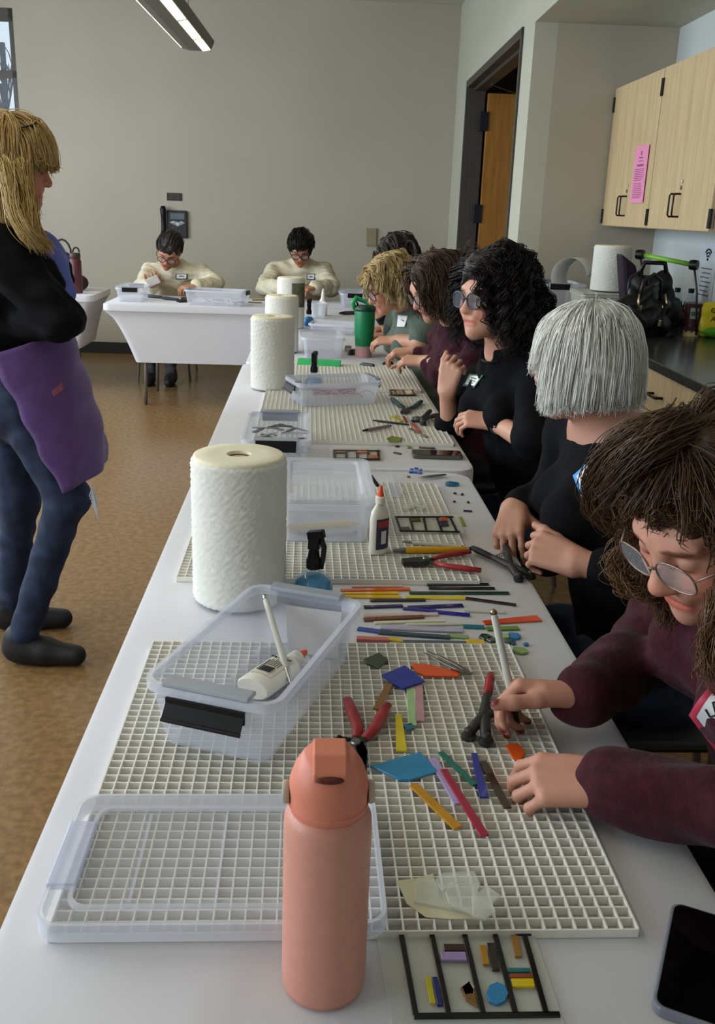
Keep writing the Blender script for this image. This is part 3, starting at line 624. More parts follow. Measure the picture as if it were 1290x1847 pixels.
def tweezers(label, a, b, z, mat):
    a = atz(*a, z+.006); b = atz(*b, z+.006); d = (b-a); s = Vector((-d.y, d.x, 0)).normalized(); t = thing('tweezers', label, 'tweezers', b, 0, 'steel tweezers')
    for k in (-1, 1):
        vs = [b + s*k*.001, b - d*.35 + s*k*.0055, b - d*.7 + s*k*.006, a + s*k*.004]
        MB().tube(vs, [.0035, .0042, .003, .0012], 8, flat=.5).build('arm', mat, t, world=True, smooth=True)
    return t
tweezers('steel tweezers lying over the orange glass wedge', Q(535, 375), Q(748, 480), ZG, m_steel)
tweezers('steel tweezers near the oval gem at the table end', (756, 862), (804, 856), ZT, m_steel)
# ------------------------------------------------------------------ pliers
def pliers(label, ends, piv, jaw, grip, z, gl=.75, w=.0085, spread=.02, name='pliers', grp='pliers with red grips', lift=0):
    """two handles from their ends to the pivot, jaws beyond it"""
    E = [atz(*e, z+.008) for e in ends]; p = atz(*piv, z+.008); j = atz(*jaw, z+.008); t = thing(name, label, 'pliers', p, 0, grp)
    d = (j-p).normalized(); s = Vector((-d.y, d.x, 0)); n = Vector((0, 0, 1))
    for e in E:
        o = (e-p); sg = 1 if o.dot(s) > 0 else -1
        pts = [e, e*.7 + p*.3 + s*sg*.004, e*.4 + p*.6 + s*sg*.008, e*.16 + p*.84 + s*sg*.004]
        MB().tube(pts, [w*.8, w, w*.92, w*.75], 12, flat=.72).build('grip', grip, t, world=True, smooth=True)
        mb = MB().tube([pts[-1]*.75 + pts[-2]*.25, p], [w*.7, w*.8], 8, flat=.6)
        mb.add(*_jaw(p, d, s, sg, (j-p).length)); mb.build('jaw', m_iron, t, world=True, bevel=.0008)
    MB().lathe([(0, .009), (.006, .009), (.007, .007), (.007, -.007), (0, -.007)], 16, c=(p.x, p.y, p.z)).build('pivot_bolt', m_steel, t, world=True)
    return t
def _jaw(p, d, s, sg, L):
    q = [p - d*.004 - s*sg*.001, p - d*.004 + s*sg*.011, p + d*L*.4 + s*sg*.014, p + d*L + s*sg*.009, p + d*L + s*sg*.0005]
    vs = [v + Vector((0, 0, -.005)) for v in q] + [v + Vector((0, 0, .005)) for v in q]; n = 5
    f = [list(range(n)), list(range(n, 2*n))] + [[i, (i+1) % n, n+(i+1) % n, n+i] for i in range(n)]
    return vs, f
pliers('red handled pliers lying on the second grid by the glue bottle', ((848, 995), (868, 1029)), (768, 1012), (726, 1014), m_red, ZG, w=.008)
RP = pliers('red handled running pliers pointing at the pink bottle', ((627, 1262), (699, 1272)), (641, 1346), (648, 1385), m_red, ZG, w=.009)
bt = atz(612, 1332, ZG+.012); MB().tube([bt, bt + Vector((.02, -.004, 0))], [.0035, .0025], 8).ball(bt, .005, 8, 6).build('adjusting_screw', m_blk, RP, world=True)
def nippers(label, ends, piv, wheels, z, grip, grp='wheeled glass nippers', gfrac=.55, w=.0075, lift=0):
    E = [atz(*e, z+.012) for e in ends]; p = atz(*piv, z+.014); Wn = [atz(*q, z+.01) for q in wheels]; t = thing('glass_nippers', label, 'glass nippers', p, 0, grp)
    for i, e in enumerate(E):
        e.z += lift; m_ = e*.45 + p*.55
        MB().tube([e, e*.85+p*.15, e*(1-gfrac)*.8 + p*(1-(1-gfrac)*.8)], [w*.8, w, w*.85], 12, flat=.75).build('grip', grip[i], t, world=True, smooth=True)
        MB().tube([e*.6+p*.4, e*.3+p*.7, p, Wn[1-i]*.5+p*.5, Wn[1-i]], [w*.8, w*.95, w*1.1, w*1.1, w], 10, flat=.8).build('jaw', m_iron, t, world=True, smooth=True)
    for q in Wn:
        MB().lathe([(0, -.009), (.009, -.009), (.0105, -.006), (.0105, -.003), (.007, -.002), (.007, .005), (.004, .008), (0, .008)], 20, c=(q.x, q.y, q.z)).build('cutting_wheel', m_iron, t, world=True, smooth=True, auto=40)
    a, b = E[0]*.4+p*.6, E[1]*.4+p*.6; mb = MB(); n = 40; d = b-a; u = d.normalized().orthogonal().normalized(); v = d.normalized().cross(u)
    mb.tube([a + d*k/n + (u*math.cos(k*1.1)+v*math.sin(k*1.1))*.0045 for k in range(n+1)], .0009, 5); mb.build('spring', m_steel, t, world=True)
    return t
nippers('wheeled glass nippers with one red grip beside the hand holding the cutter', ((886, 1216), (935, 1280)), (873, 1290), ((846, 1322), (877, 1332)), ZG, (m_red, M('dark_red_grip', '7a1518', .4)))
nippers('black wheeled glass nippers under the hands of the white haired woman', ((852, 988), (908, 962)), (920, 1020), ((936, 1040), (958, 1036)), ZT, (m_blkr, m_blkr), w=.0085, gfrac=.7)
pen('yellow handled cutter lying behind the red pliers', atz(709, 993, ZG+.006), atz(849, 991, ZG+.006), .0075, M('yellow_plastic', 'dfa812', .35), m_steel, 'craft knife', None, None, 'craft_knife')
pen('slim clear pen lying behind the yellow cutter', atz(726, 977, ZG+.004), atz(836, 986, ZG+.004), .004, m_pearl, m_steel, 'pen', None, None, 'pen')
# pencils in the lidded bin
m_pencil = M('pencil_yellow', 'd9b93a', .4)
def pencil(label, a, b):
    a, b = Vector(a), Vector(b); t = thing('pencil', label, 'pencil', a, 0, 'yellow pencils in the lidded bin'); d = b-a
    MB().tube([a, b - d*.1], .0042, 6).build('shaft', m_pencil, t, world=True); MB().tube([b - d*.1, b], [.0042, .001], 6).build('point', M('pencil_wood', 'c9a876', .6), t, world=True)
pencil('yellow pencil lying nearest the front in the lidded bin', loc_in(BD, -.095, -.10, .0105), loc_in(BD, .078, -.055, .0105)); pencil('yellow pencil lying behind another pencil in the lidded bin', loc_in(BD, -.09, -.085, .0105), loc_in(BD, .07, -.045, .0105))
pen('grey capped marker pen lying in the lidded bin', loc_in(BD, -.06, -.128, .009), loc_in(BD, .07, -.112, .009), .006, M('grey_pen', 'a8aab0', .4), M('slate_cap', '3f4658', .4), 'pen', None, None, 'pen')
# loose clip, clear sheet and clear glass bits on the second grid
T_ = thing('bin_latch', 'loose black and clear bin latch by the corner of the lidded bin', 'latch', atz(684, 885, ZG)); pz = T_.location
MB().bar(pz + Vector((-.02, .03, .03)), pz + Vector((.006, -.03, .012)), .022, .004).build('clip', m_frost, T_, world=True, bevel=.001); MB().bar(pz + Vector((-.022, .02, .034)), pz + Vector((-.006, -.024, .02)), .008, .005).build('bar', m_blk, T_, world=True)
m_cg = M('clear_glass_pale', 'e2e6dc', .05, alpha=.36, spec=.8, var=.02); m_edge = m_cg
cv = MB(); pts = [(696, 862), (706, 858), (712, 872), (728, 886), (722, 899), (704, 897)]; P = [atz(x, y, ZG) for x, y in pts]
cv.prism([(p.x, p.y) for p in P], 0, .006); o = cv.build('clear_plastic_scrap', m_frost, bevel=.001); o.location.z = ZG; tag(o, 'curved clear plastic scrap right of the lidded bin', 'plastic scrap')
for k, (dx, dy) in enumerate(((0, 0), (9, -3), (-9, 2), (16, 2))):
    shard('', [(743+dx+8*math.cos(a), 912+dy+5*math.sin(a)) for a in (0, 1.2, 2.6, 4.2, 5.2)], ZG+.001*k, ('clear glass shard in the middle of the small clear pile', 'clear glass shard behind the small clear pile', 'clear glass shard at the left of the small clear pile', 'clear glass shard at the right of the small clear pile')[k], mat=m_cg, grp='clear shards on the second grid')
# big clear shards on a paper at the front
PP = lambda x, y: (660+x/4.607, 1360+y/4.607)
shard('', [PP(*p) for p in ((255, 1050), (420, 1030), (560, 990), (620, 1200), (900, 1320), (1000, 1370), (700, 1370), (500, 1355), (340, 1240))], ZG, 'yellowish tissue scrap under the big clear glass shards', h=.0008, mat=M('ivory_tissue', 'd9d4b4', .8, alpha=.8), name='tissue_scrap', cat='tissue')
for k, (pts, lab) in enumerate((
    (((430, 1035), (560, 1040), (690, 1180), (900, 1320), (400, 1225)), 'clear glass shard at left of the big pile at the front'),
    (((580, 1040), (640, 985), (900, 970), (950, 1080), (760, 1060), (640, 1130)), 'clear glass shard at the back of the big pile at the front'),
    (((700, 1060), (945, 1075), (890, 1330), (690, 1240), (660, 1130)), 'clear glass shard in the middle of the big pile at the front'),
    (((1010, 1095), (1120, 1170), (975, 1310), (900, 1330), (890, 1170)), 'clear glass shard at the right of the big pile at the front'),
    (((880, 1180), (1040, 1220), (1080, 1300), (990, 1370), (890, 1350)), 'clear glass shard nearest the front of the big pile'))):
    shard('', [PP(*p) for p in pts], ZG+.001+.0032*k, lab, mat=m_cg, grp='big clear shards at the front')
# ------------------------------------------------------------------ mosaic panels
def mosaic(label, glass, lines, tiles, z, w=.006):
    P = [atz(x, y, z) for x, y in glass]; c = sum(P, Vector())/4; t = thing('mosaic_panel', label, 'mosaic panel', (c.x, c.y, z), 0, 'glass mosaic panels')
    MB().prism([((p-c).x, (p-c).y) for p in P], 0, .003).build('glass_base', m_cg, t, bevel=.0004)
    for a, b in lines:
        p, q = atz(*a, z+.005), atz(*b, z+.005); p.z = q.z = z+.0045; MB().bar(p, q, w, .003).build('black_strip', M('black_glass', '1a1512', .15), t, world=True, bevel=.0003)
    for col, pts in tiles:
        T = [atz(x, y, z+.006) for x, y in pts]; MB().prism([((p-c).x, (p-c).y) for p in T], .0031, .0061).build('glass_tile', gm(col), t, bevel=.0003)
    return t
def K(x, y): return (640+x/1.985, 1540+y/1.985)
def rot4(x0, y0, x1, y1, sk=.2): h = (y1-y0)*sk; return [K(x0, y0), K(x1, y0), K(x1+h, y1), K(x0+h, y1)]
mosaic('glass mosaic panel with black bars lying at the front edge of the table', (K(70, 258), K(632, 262), K(790, 740), K(150, 740)),
       [(K(160, 284), K(632, 282)), (K(212, 580), K(735, 574))] + [(K(a, 284), K(b, 572)) for a, b in ((166, 218), (275, 336), (392, 460), (502, 576), (606, 686))],
       [('33241a', rot4(316, 322, 392, 346)), ('a48cc8', rot4(306, 350, 396, 380)), ('c8b81a', rot4(252, 440, 272, 532)), ('1a2472', rot4(276, 440, 296, 540)),
        ('a87a1e', rot4(446, 326, 470, 394)), ('2c2018', rot4(474, 318, 500, 414)), ('9a6a24', rot4(560, 292, 584, 366)), ('1f6a66', rot4(548, 408, 628, 422)), ('8a4424', rot4(556, 428, 634, 442)), ('d2b414', rot4(560, 446, 640, 474)),
        ('2a7fb2', [K(510+40*math.cos(k*.785), 498+40*math.sin(k*.785)) for k in range(8)]), ('7a5626', [K(*p) for p in ((378, 480), (410, 455), (430, 490), (440, 545), (400, 520))]), ('d6c6a4', [K(*p) for p in ((384, 476), (408, 456), (428, 474), (424, 500), (396, 504))])], ZT, .0052)
mosaic('black framed mosaic panel with green and orange tiles on the second grid', ((706, 930), (822, 928), (838, 962), (716, 964)),
       [((712, 932), (818, 932)), ((722, 957), (830, 959))] + [(a, b) for a, b in (((714, 932), (723, 957)), ((739, 932), (746, 957)), ((764, 932), (769, 957)), ((788, 933), (797, 958)), ((812, 933), (824, 958)))],
       [('26301c', [(724, 950), (738, 950), (742, 956), (726, 956)]), ('4a5a26', [(741, 934), (758, 934), (759, 939), (742, 939)]), ('d0562c', [(794, 933), (806, 933), (808, 938), (796, 939)]), ('2c3a4c', [(790, 939), (806, 939), (810, 947), (794, 948)])], ZG, .0052)
mosaic('small black framed mosaic panel with red tiles at the front of the second table', ((598, 808), (688, 809), (692, 830), (600, 828)),
       [((602, 812), (686, 813)), ((603, 826), (686, 828))] + [((a, 812), (a+1, 827)) for a in (603, 624, 644, 664, 682)],
       [('c25a44', [(664, 821), (681, 821), (682, 826), (665, 826)]), ('b8604e', [(645, 813), (662, 813), (662, 816), (645, 816)]), ('7a4a3c', [(606, 813), (622, 813), (622, 816), (606, 816)])], ZT, .008)
mosaic('small black framed mosaic panel with cream tile behind the open bin', ((700, 701), (748, 701), (756, 714), (700, 714)),
       [((703, 703), (746, 704)), ((703, 712), (751, 712))] + [((a, 703), (a+3, 712)) for a in (704, 712, 727, 743)],
       [('a8a890', [(715, 704), (725, 704), (728, 711), (717, 711)]), ('d9cfa2', [(730, 704), (742, 704), (746, 711), (733, 711)])], ZG, .009)
# ------------------------------------------------------------------ tools and bits on the second table
m_teal = M('teal_grip', '2c4a50', .5)
pliers('teal gripped pliers lying open by the small mosaic panel', ((707, 719), (760, 724)), (735, 738), (727, 744), m_teal, ZG, w=.011, grp='pliers with dark grips')
nippers('black wheeled nippers at the hand of the curly haired woman', ((790, 748), (776, 741)), (762, 756), ((747, 756), (764, 762)), ZG, (M('maroon_grip', '4a1620', .5), m_blkr), w=.01)
pen('dark soldering pick lying across the second table grid', atz(672, 758, ZG+.004), atz(738, 766, ZG+.004), .004, m_iron, m_blk, 'tool', None, None, 'pick')
pen('grey glass cutter lying left of the green shard', atz(654, 777, ZG+.006), atz(705, 768, ZG+.006), .006, M('smoke_barrel', '857a7a', .3), m_iron, 'glass cutter', 'glass cutters')
shard('6f8a2c', [(697, 791), (706, 786), (726, 789), (722, 796), (702, 796)], ZG, 'lime green glass shard on the second table grid', grp='shards on the second table')
for k, (x, y) in enumerate(((708, 753), (716, 757), (722, 760), (715, 751))): lump('c9bf4a', x, y, .012, ZG, 'pale yellow glass chip in the small heap on the second table', 'yellow chips', 6)
strip('b23a30', (744, 762), (757, 778), .012, ZG, 'orange red glass strip below the dark nippers', grp='strips on the second table'); strip('5a4630', (740, 772), (770, 788), .011, ZG, 'brownish glass strip beside the orange red one', grp='strips on the second table'); strip('9a3038', (728, 750), (734, 761), .008, ZG, 'short red glass strip left of the dark nippers', grp='strips on the second table')
strip('1a1a1a', (711, 815), (723, 818), .01, ZT, 'black glass sliver near the second table phone', grp='slivers'); strip('3a3a20', (756, 806), (785, 808), .016, ZT, 'dark olive glass strip behind the second table phone', grp='slivers'); lump('1e1e1e', 717, 806, .008, ZT, 'black glass crumb at the edge of the second table grid', 'slivers', 5); lump('7a9a3a', 738, 808, .012, ZT, 'green glass chip at the corner of the second table phone', 'slivers', 6)
o = MB().bar(atz(538, 660, ZT), atz(614, 664, ZT), .04, .034).build('level_ruler', M('green_plastic', '3fb868', .4)); o.location.z += .018; tag(o, 'bright green plastic strip in front of the far clear bin', 'ruler')
for k, (a, b, col, lab) in enumerate((((650, 657), (675, 660), '33363a', 'dark tool nearest the foot of the green tumbler'), ((690, 657), (708, 655), '3c4444', 'dark tool right of the tumbler foot'), ((600, 599), (640, 601), 'b9ae98', 'cream handled tool left of the green tumbler'), ((620, 590), (645, 592), '7a5236', 'brown handled tool behind the cream one'), ((565, 590), (600, 592), '4a443e', 'thin dark tool right of the small blue bottle'), ((612, 565), (660, 563), '45484c', 'dark flat tool behind the tumbler'))):
    pen(lab, atz(*a, ZT+.012), atz(*b, ZT+.012), .011 if k != 5 else .014, M('tool_'+col, col, .5), m_iron, 'tool', 'tools on the third table', None, 'hand_tool')
for k, (x, y, col, lab) in enumerate(((632, 640, '2e3030', 'dark clamp left of the tumbler foot'), (628, 634, '8a8478', 'grey clamp left of the tumbler'), (690, 617, '6b3a20', 'amber lump before the woman in sage'), (705, 612, '7a4a28', 'amber lump by the watch'))):
    lump(col, x, y, .022, ZT, lab, 'lumps on the third table', 7, 'glass_lump', 'glass lump', .03)
pt = thing('glue_bottle', 'small slim glue bottle standing before the black haired person in cream', 'glue bottle', (.10, 6.5, .7427), 0, 'white glue bottles'); MB().lathe([(0, 0), (.028, 0), (.03, .01), (.028, .09), (.014, .12), (.012, .15), (.005, .18), (0, .18)], 20).build('body', m_glue, pt, smooth=True)
# cross table tools
for k, (a, b, col, lab) in enumerate((((262, 533), (292, 536), '3a3c46', 'dark pliers lying left before the woman in cream'), ((290, 537), (322, 540), '2e3450', 'navy handled tool lying before the woman in cream'), ((318, 543), (346, 542), '2a2422', 'black tool beside the long bin on the cross table'), ((326, 538), (346, 538), '55392c', 'brown handled tool behind the black tool'))):
    pen(lab, atz(*a, ZT+.012), atz(*b, ZT+.012), .012, M('tool_'+col, col, .5), m_iron, 'tool', 'tools on the cross table', None, 'hand_tool')
for k, (a, b, col, lab) in enumerate((((448, 536), (478, 537), '8a8a4a', 'olive glass strip right of the long bin'), ((455, 540), (480, 540), 'a03a28', 'red glass strip right of the long bin'), ((448, 544), (472, 545), '5f6a3c', 'green glass strip right of the long bin'))): strip(col, a, b, .025, ZT, lab, h=.008, grp='strips on the cross table')
t = thing('water_bottle', 'maroon water bottle with loop handle on the far left table', 'bottle', (aty(137, 500, 7.62).x, 7.62, .7427)); MB().lathe([(0, 0), (.045, 0), (.047, .005), (.047, .24), (.04, .262), (.038, .264)], 32).build('body', M('maroon_coating', '4e1f28', .4), t, smooth=True, auto=50)
MB().lathe([(.04, .262), (.043, .266), (.043, .3), (.038, .305), (0, .306)], 24).build('lid', M('dark_maroon_lid', '3a2628', .5), t, smooth=True, auto=50); MB().tube([(.025*math.cos(a)+.012, 0, .31+.035*math.sin(a)) for a in [i*math.pi/8 for i in range(9)]], .006, 8).build('loop_handle', m_blk, t, smooth=True)
t = thing('handbag', 'black bag on the far left table behind the maroon bottle', 'bag', (aty(116, 490, 7.95).x, 7.95, .7427)); MB().ball((0, 0, .15), (.09, .1, .15), 20, 12).build('body', M('black_fabric', '141418', .8, bump=.3), t, smooth=True)
MB().tube([(-.07*math.cos(a), -.02, .27+.12*math.sin(a)) for a in [i*math.pi/8 for i in range(9)]], .008, 8).build('strap', m_blkr, t, smooth=True)
t = tag(MB().ball((0, 0, .062), (.075, .07, .062), 24, 14).build('fur_hat', M('brown_fur', '3a2420', .95, bump=.8, bscale=90, bdist=.02), smooth=True), 'dark brown fuzzy hat lying by the maroon bottle', 'hat'); t.location = (aty(140, 505, 7.8).x, 7.84, .7427)
# ------------------------------------------------------------------ wall things
ph = thing('wall_phone', 'black wall telephone on the back wall above the woman in cream', 'telephone', room(-1.53, VB-.002, 1.25), RA)
MB().box((-.075, -.03, -.125), (.12, 0, .125)).build('base', M('phone_black', '1c1d21', .45), ph, bevel=.01); MB().tube([(-.1, -.055, -.13), (-.1, -.06, -.1), (-.1, -.045, -.04), (-.1, -.045, .06), (-.1, -.06, .13), (-.1, -.055, .16)], [.02, .03, .024, .024, .03, .02], 12).build('handset', m_blk, ph, smooth=True)
MB().box((-.04, -.034, .045), (.095, -.03, .1)).build('display', M('grey_display', '5a6068', .3), ph); MB().prism([(-.05, .012), (.1, .012), (.06, .03), (.03, -.02), (-.01, .03)][::1], .03, .034, T=frame_T((0, 0, 0), (1, 0, 0), (0, 0, 1))).build('trim_plate', M('pale_trim', 'b9bcc2', .4), ph)
kp = MB()
for i in range(4):
    for j in range(3): kp.box((-.02+j*.03, -.036, -.105+i*.022), (-.002+j*.03, -.03, -.091+i*.022))
kp.build('keypad', M('dark_key', '34353a', .5), ph)
pl = thing('wall_plaque', 'small black room plaque with faint lines above the telephone', 'plaque', room(-1.53, VB-.002, 1.497), RA); MB().box((-.07, -.008, -.034), (.07, 0, .034)).build('plate', M('plaque_black', '16120f', .5), pl, bevel=.002)
kp = MB()
for z, a in ((.018, .055), (.0, .045), (-.018, .05)): kp.box((-a, -.0095, z-.003), (a, -.008, z+.003))
kp.build('lettering', M('brown_lettering', '5a4a36', .6), pl)
o = rbox(MB(), .30, VB-.022, 1.11, .40, VB-.001, 1.275).build('switch_plate', M('beige_plastic', '8f8469', .5), bevel=.004); tag(o, 'beige rectangular plate on the back wall above the seated row', 'wall plate')
# ------------------------------------------------------------------ upper cabinets and counter
m_maple = M('pale_maple', 'cdb48c', .45, col2='bfa47a', vscale=4, stretch=(9, 9, .7)); UC = UA-.33
def cab(v0, v1, z0, z1, u, depth, label, grp, drawer=False):
    t = thing('wall_cabinet', label, 'cabinet', room(u, (v0+v1)/2, z0), RA, grp); L = (v1-v0)/2; H = z1-z0
    MB().box((.02, -L, 0), (depth, L, H)).build('body', m_maple, t)
    for s in (-1, 1):
        a, b = (-L+.002, -.0015) if s < 0 else (.0015, L-.002)
        d = MB().box((0, a, .003), (.02, b, H-.003)).build('door', m_maple, t, bevel=.0015)
        y = s*.028; z = .06; MB().tube([(0, y, z), (-.026, y, z), (-.032, y, z+.008), (-.032, y, z+.092), (-.026, y, z+.1), (0, y, z+.1)], .0045, 8).build('handle', M('bronze_handle', '2a211c', .4, metal=.5), d, smooth=True)
        for z in (.055, H-.09): MB().box((-.008, s*L-.016, z-.04), (.004, s*L+.006, z+.04)).build('hinge', m_dark, d)
    MB().lathe([(0, 0), (.008, 0), (.009, .004), (0, .006)], 12, T=frame_T((-.001, -.03, .215), (0, -1, 0), (0, 0, 1))).build('lock', M('pale_lock', 'd8d2c0', .4), t); MB().box((-.006, -.033, .178), (0, -.025, .195)).build('key_slot', m_steel, t)
    return t
c1 = cab(4.95, 5.785, 1.395, 2.145, UC, .33, 'pale maple wall cabinet with the pink notice, farthest along the wall', 'maple wall cabinets'); c2 = cab(4.11, 4.945, 1.395, 2.145, UC, .33, 'pale maple wall cabinet cut by the right picture edge', 'maple wall cabinets')
nt = thing('notice', 'pink printed notice sheet taped to the maple cabinet door', 'notice', room(UC-.006, 5.14, 1.66), RA); MB().box((-.001, -.108, -.14), (.0008, .108, .14)).build('sheet', M('pink_paper', 'e58fb4', .8, var=.02), nt)
kp = MB(); rs = random.Random(4)
kp.box((-.002, -.008, .095), (-.001, .008, .115))
for z, a, h in ((.082, .03, .006), (.066, .035, .004), (.045, .05, .01)): kp.box((-.002, -a, z-h/2), (-.001, a, z+h/2))
for k in range(16): kp.box((-.002, -.075 + rs.uniform(0, .03), .026-k*.009-.0015 - (.006 if k > 6 else 0)), (-.001, .078, .026-k*.009+.0015 - (.006 if k > 6 else 0)))
kp.build('print', M('purple_print', '8a4a70', .7), nt)
m_top = M('dark_laminate', '3c3b36', .2, col2='2b2a27', vscale=25, spec=.5); CF0 = UA-.645
o = rbox(MB(), CF0, .6, .872, UA-.003, VA-.003, .91).build('countertop', m_top, bevel=.004); tag(o, 'dark grey laminate countertop along the right wall', 'countertop')
o = rbox(MB(), UA-.018, .6, .911, UA-.003, VA-.003, 1.0).build('backsplash', m_top, bevel=.002); tag(o, 'dark laminate backsplash strip behind the counter things', 'backsplash')
for i in range(6):
    v1 = VA-.01 - i*.86; v0 = v1-.85
    t = thing('base_cabinet', ('maple base cabinet under the counter by the alcove corner', 'maple base cabinet under the black handbag', 'maple base cabinet with a bronze pull behind the white haired woman', 'maple base cabinet behind the brown haired woman', 'maple base cabinet beyond the brown haired woman', 'maple base cabinet nearest the camera under the counter')[i], 'cabinet', room(CF0+.03, (v0+v1)/2, 0), RA, 'maple base cabinets'); L = .425
    MB().box((.02, -L, .1), (.6, L, .87)).build('body', m_maple, t); MB().box((.06, -L, 0), (.6, L, .1)).build('plinth', m_base, t)
    d = MB().box((0, -L+.002, .70), (.02, L-.002, .865)).build('drawer', m_maple, t, bevel=.0015); MB().tube([(0, -.055, .775), (-.028, -.055, .775), (-.032, -.045, .775), (-.032, .045, .775), (-.028, .055, .775), (0, .055, .775)], .0055, 8).build('handle', M('bronze_handle', '2a211c', .4, metal=.5), d, smooth=True)
    for s in (-1, 1):
        a, b = (-L+.002, -.0015) if s < 0 else (.0015, L-.002); d = MB().box((0, a, .105), (.02, b, .694)).build('door', m_maple, t, bevel=.0015)
        MB().tube([(0, s*.03, .52), (-.03, s*.03, .52), (-.03, s*.03, .62), (0, s*.03, .62)], .0045, 8).build('handle', M('bronze_handle', '2a211c', .4, metal=.5), d, smooth=True)
# ------------------------------------------------------------------ people: smooth blended bodies
from mathutils.bvhtree import BVHTree
def A3(v): return np.array(v, float)
def nrm(v): v = A3(v); return v/np.linalg.norm(v)
class Sdf:
    def __init__(s): s.p = []
    def cone(s, a, b, ra, rb, k=.012, flat=None, sub=False):
        a, b = A3(a), A3(b); c = (a+b)/2; s.p.append(('c', a, b, ra, rb, k, flat, sub, c, np.linalg.norm(b-a)/2 + max(ra, rb)*(1.0 if not flat else max(1, flat[1]))))
        return s
    def ell(s, c, r, ax=None, k=.012, sub=False):
        r = A3(r if hasattr(r, '__len__') else (r,)*3); ax = np.eye(3) if ax is None else np.array(ax)
        s.p.append(('e', A3(c), r, ax, 0, k, None, sub, A3(c), r.max())); return s
    @staticmethod
    def dist(q, P):
        if q[0] == 'c':
            _, a, b, ra, rb, k, flat = q[:7]; ab = b-a; v = P-a
            if flat is not None:
                n, f = flat; n = nrm(n); v = v + np.outer(v@n, n)*(1/f-1); ab = ab + n*(ab@n)*(1/f-1)
            t = np.clip((v@ab)/max(ab@ab, 1e-12), 0, 1); return np.linalg.norm(v - t[:, None]*ab, axis=1) - (ra + t*(rb-ra))
        _, c, r, ax = q[:4]; v = (P-c)@ax.T; k0 = np.linalg.norm(v/r, axis=1); k1 = np.linalg.norm(v/(r*r), axis=1)
        return k0*(k0-1)/np.maximum(k1, 1e-9)
    def mesh(s, vox, post=None):
        lo = np.min([q[8]-q[9] for q in s.p if not q[7]], 0) - .03; hi = np.max([q[8]+q[9] for q in s.p if not q[7]], 0) + .03
        nb = 8; B = nb*vox; n = np.ceil((hi-lo)/B).astype(int)
        I = np.stack(np.meshgrid(*[np.arange(k) for k in n], indexing='ij'), -1).reshape(-1, 3); C = lo + (I+.5)*B
        d = np.full(len(C), 9.)
        for q in s.p:
            m_ = np.linalg.norm(C-q[8], axis=1) < q[9] + B*2 + .05
            if m_.any(): d[m_] = s.comb(d[m_], s.dist(q, C[m_]), q)
        act = np.abs(d) < B*1.6 + .012; I = I[act]; C = C[act]; N = len(I)
        g = np.stack(np.meshgrid(*[np.arange(nb+1)]*3, indexing='ij'), -1).reshape(-1, 3); G = len(g)
        Fd = np.full((N, G), 9., np.float64); off = g*vox
        for q in s.p:
            m_ = np.where(np.linalg.norm(C-q[8], axis=1) < q[9] + B*.9 + q[5]*1.2 + .01)[0]
            for ch in range(0, len(m_), 600):
                mm = m_[ch:ch+600]; P = (lo + I[mm][:, None, :]*B + off[None]).reshape(-1, 3)
                Fd[mm] = s.comb(Fd[mm].ravel(), s.dist(q, P), q).reshape(len(mm), G)
        if post is not None:
            for ch in range(0, N, 600):
                P = (lo + I[ch:ch+600][:, None, :]*B + off[None]).reshape(-1, 3); Fd[ch:ch+600] += post(P).reshape(-1, G)
        Fd = Fd.reshape(N, nb+1, nb+1, nb+1); ins = Fd < 0
        cs = [(i, j, k) for i in (0, 1) for j in (0, 1) for k in (0, 1)]
        sl = lambda arr, c: arr[:, c[0]:c[0]+nb, c[1]:c[1]+nb, c[2]:c[2]+nb]
        cnt = sum(sl(ins, c).astype(np.int8) for c in cs); b_, i_, j_, k_ = np.nonzero((cnt > 0) & (cnt < 8))
        gi = I[b_]*nb + np.stack([i_, j_, k_], -1); dim = n*nb + 2; key = (gi[:, 0]*dim[1] + gi[:, 1])*dim[2] + gi[:, 2]
        acc = np.zeros((len(b_), 3)); num = np.zeros(len(b_)); val = {c: Fd[b_, i_+c[0], j_+c[1], k_+c[2]] for c in cs}
        for c in cs:
            for ax in range(3):
                if c[ax] == 0:
                    c2 = tuple(1 if x == ax else c[x] for x in range(3)); v0, v1 = val[c], val[c2]; x_ = (v0 < 0) != (v1 < 0)
                    t = np.where(x_, v0/np.where(x_, v0-v1, 1), 0); p = np.array(c, float)[None] + np.eye(3)[ax]*t[:, None]; acc += p*x_[:, None]; num += x_
        V = lo + (gi + acc/num[:, None])*vox; o = np.argsort(key); key = key[o]; V = V[o]; gi = gi[o]; val0 = {c: v[o] for c, v in val.items()}
        def find(g3):
            kk = (g3[:, 0]*dim[1] + g3[:, 1])*dim[2] + g3[:, 2]; w = np.searchsorted(key, kk); w = np.clip(w, 0, len(key)-1); return np.where(key[w] == kk, w, -1)
        Q = []
        for ax in range(3):
            c2 = tuple(1 if x == ax else 0 for x in range(3)); s0 = val0[(0, 0, 0)] < 0; s1 = val0[c2] < 0; e = np.where(s0 != s1)[0]
            u_, w_ = (ax+1) % 3, (ax+2) % 3; eu = np.eye(3, dtype=int)[u_]; ew = np.eye(3, dtype=int)[w_]
            q = np.stack([e, find(gi[e]-eu), find(gi[e]-eu-ew), find(gi[e]-ew)], -1); ok = (q >= 0).all(1); q = q[ok]; fl = s0[e][ok]
            q[~fl] = q[~fl][:, ::-1]; Q.append(q)
        return V, np.concatenate(Q)
    @staticmethod
    def comb(d, e, q):
        k = q[5]
        if q[7]: h = np.maximum(k-np.abs(d+e), 0)/k; return np.maximum(d, -e) + h*h*k*.25
        h = np.maximum(k-np.abs(d-e), 0)/k; return np.minimum(d, e) - h*h*k*.25
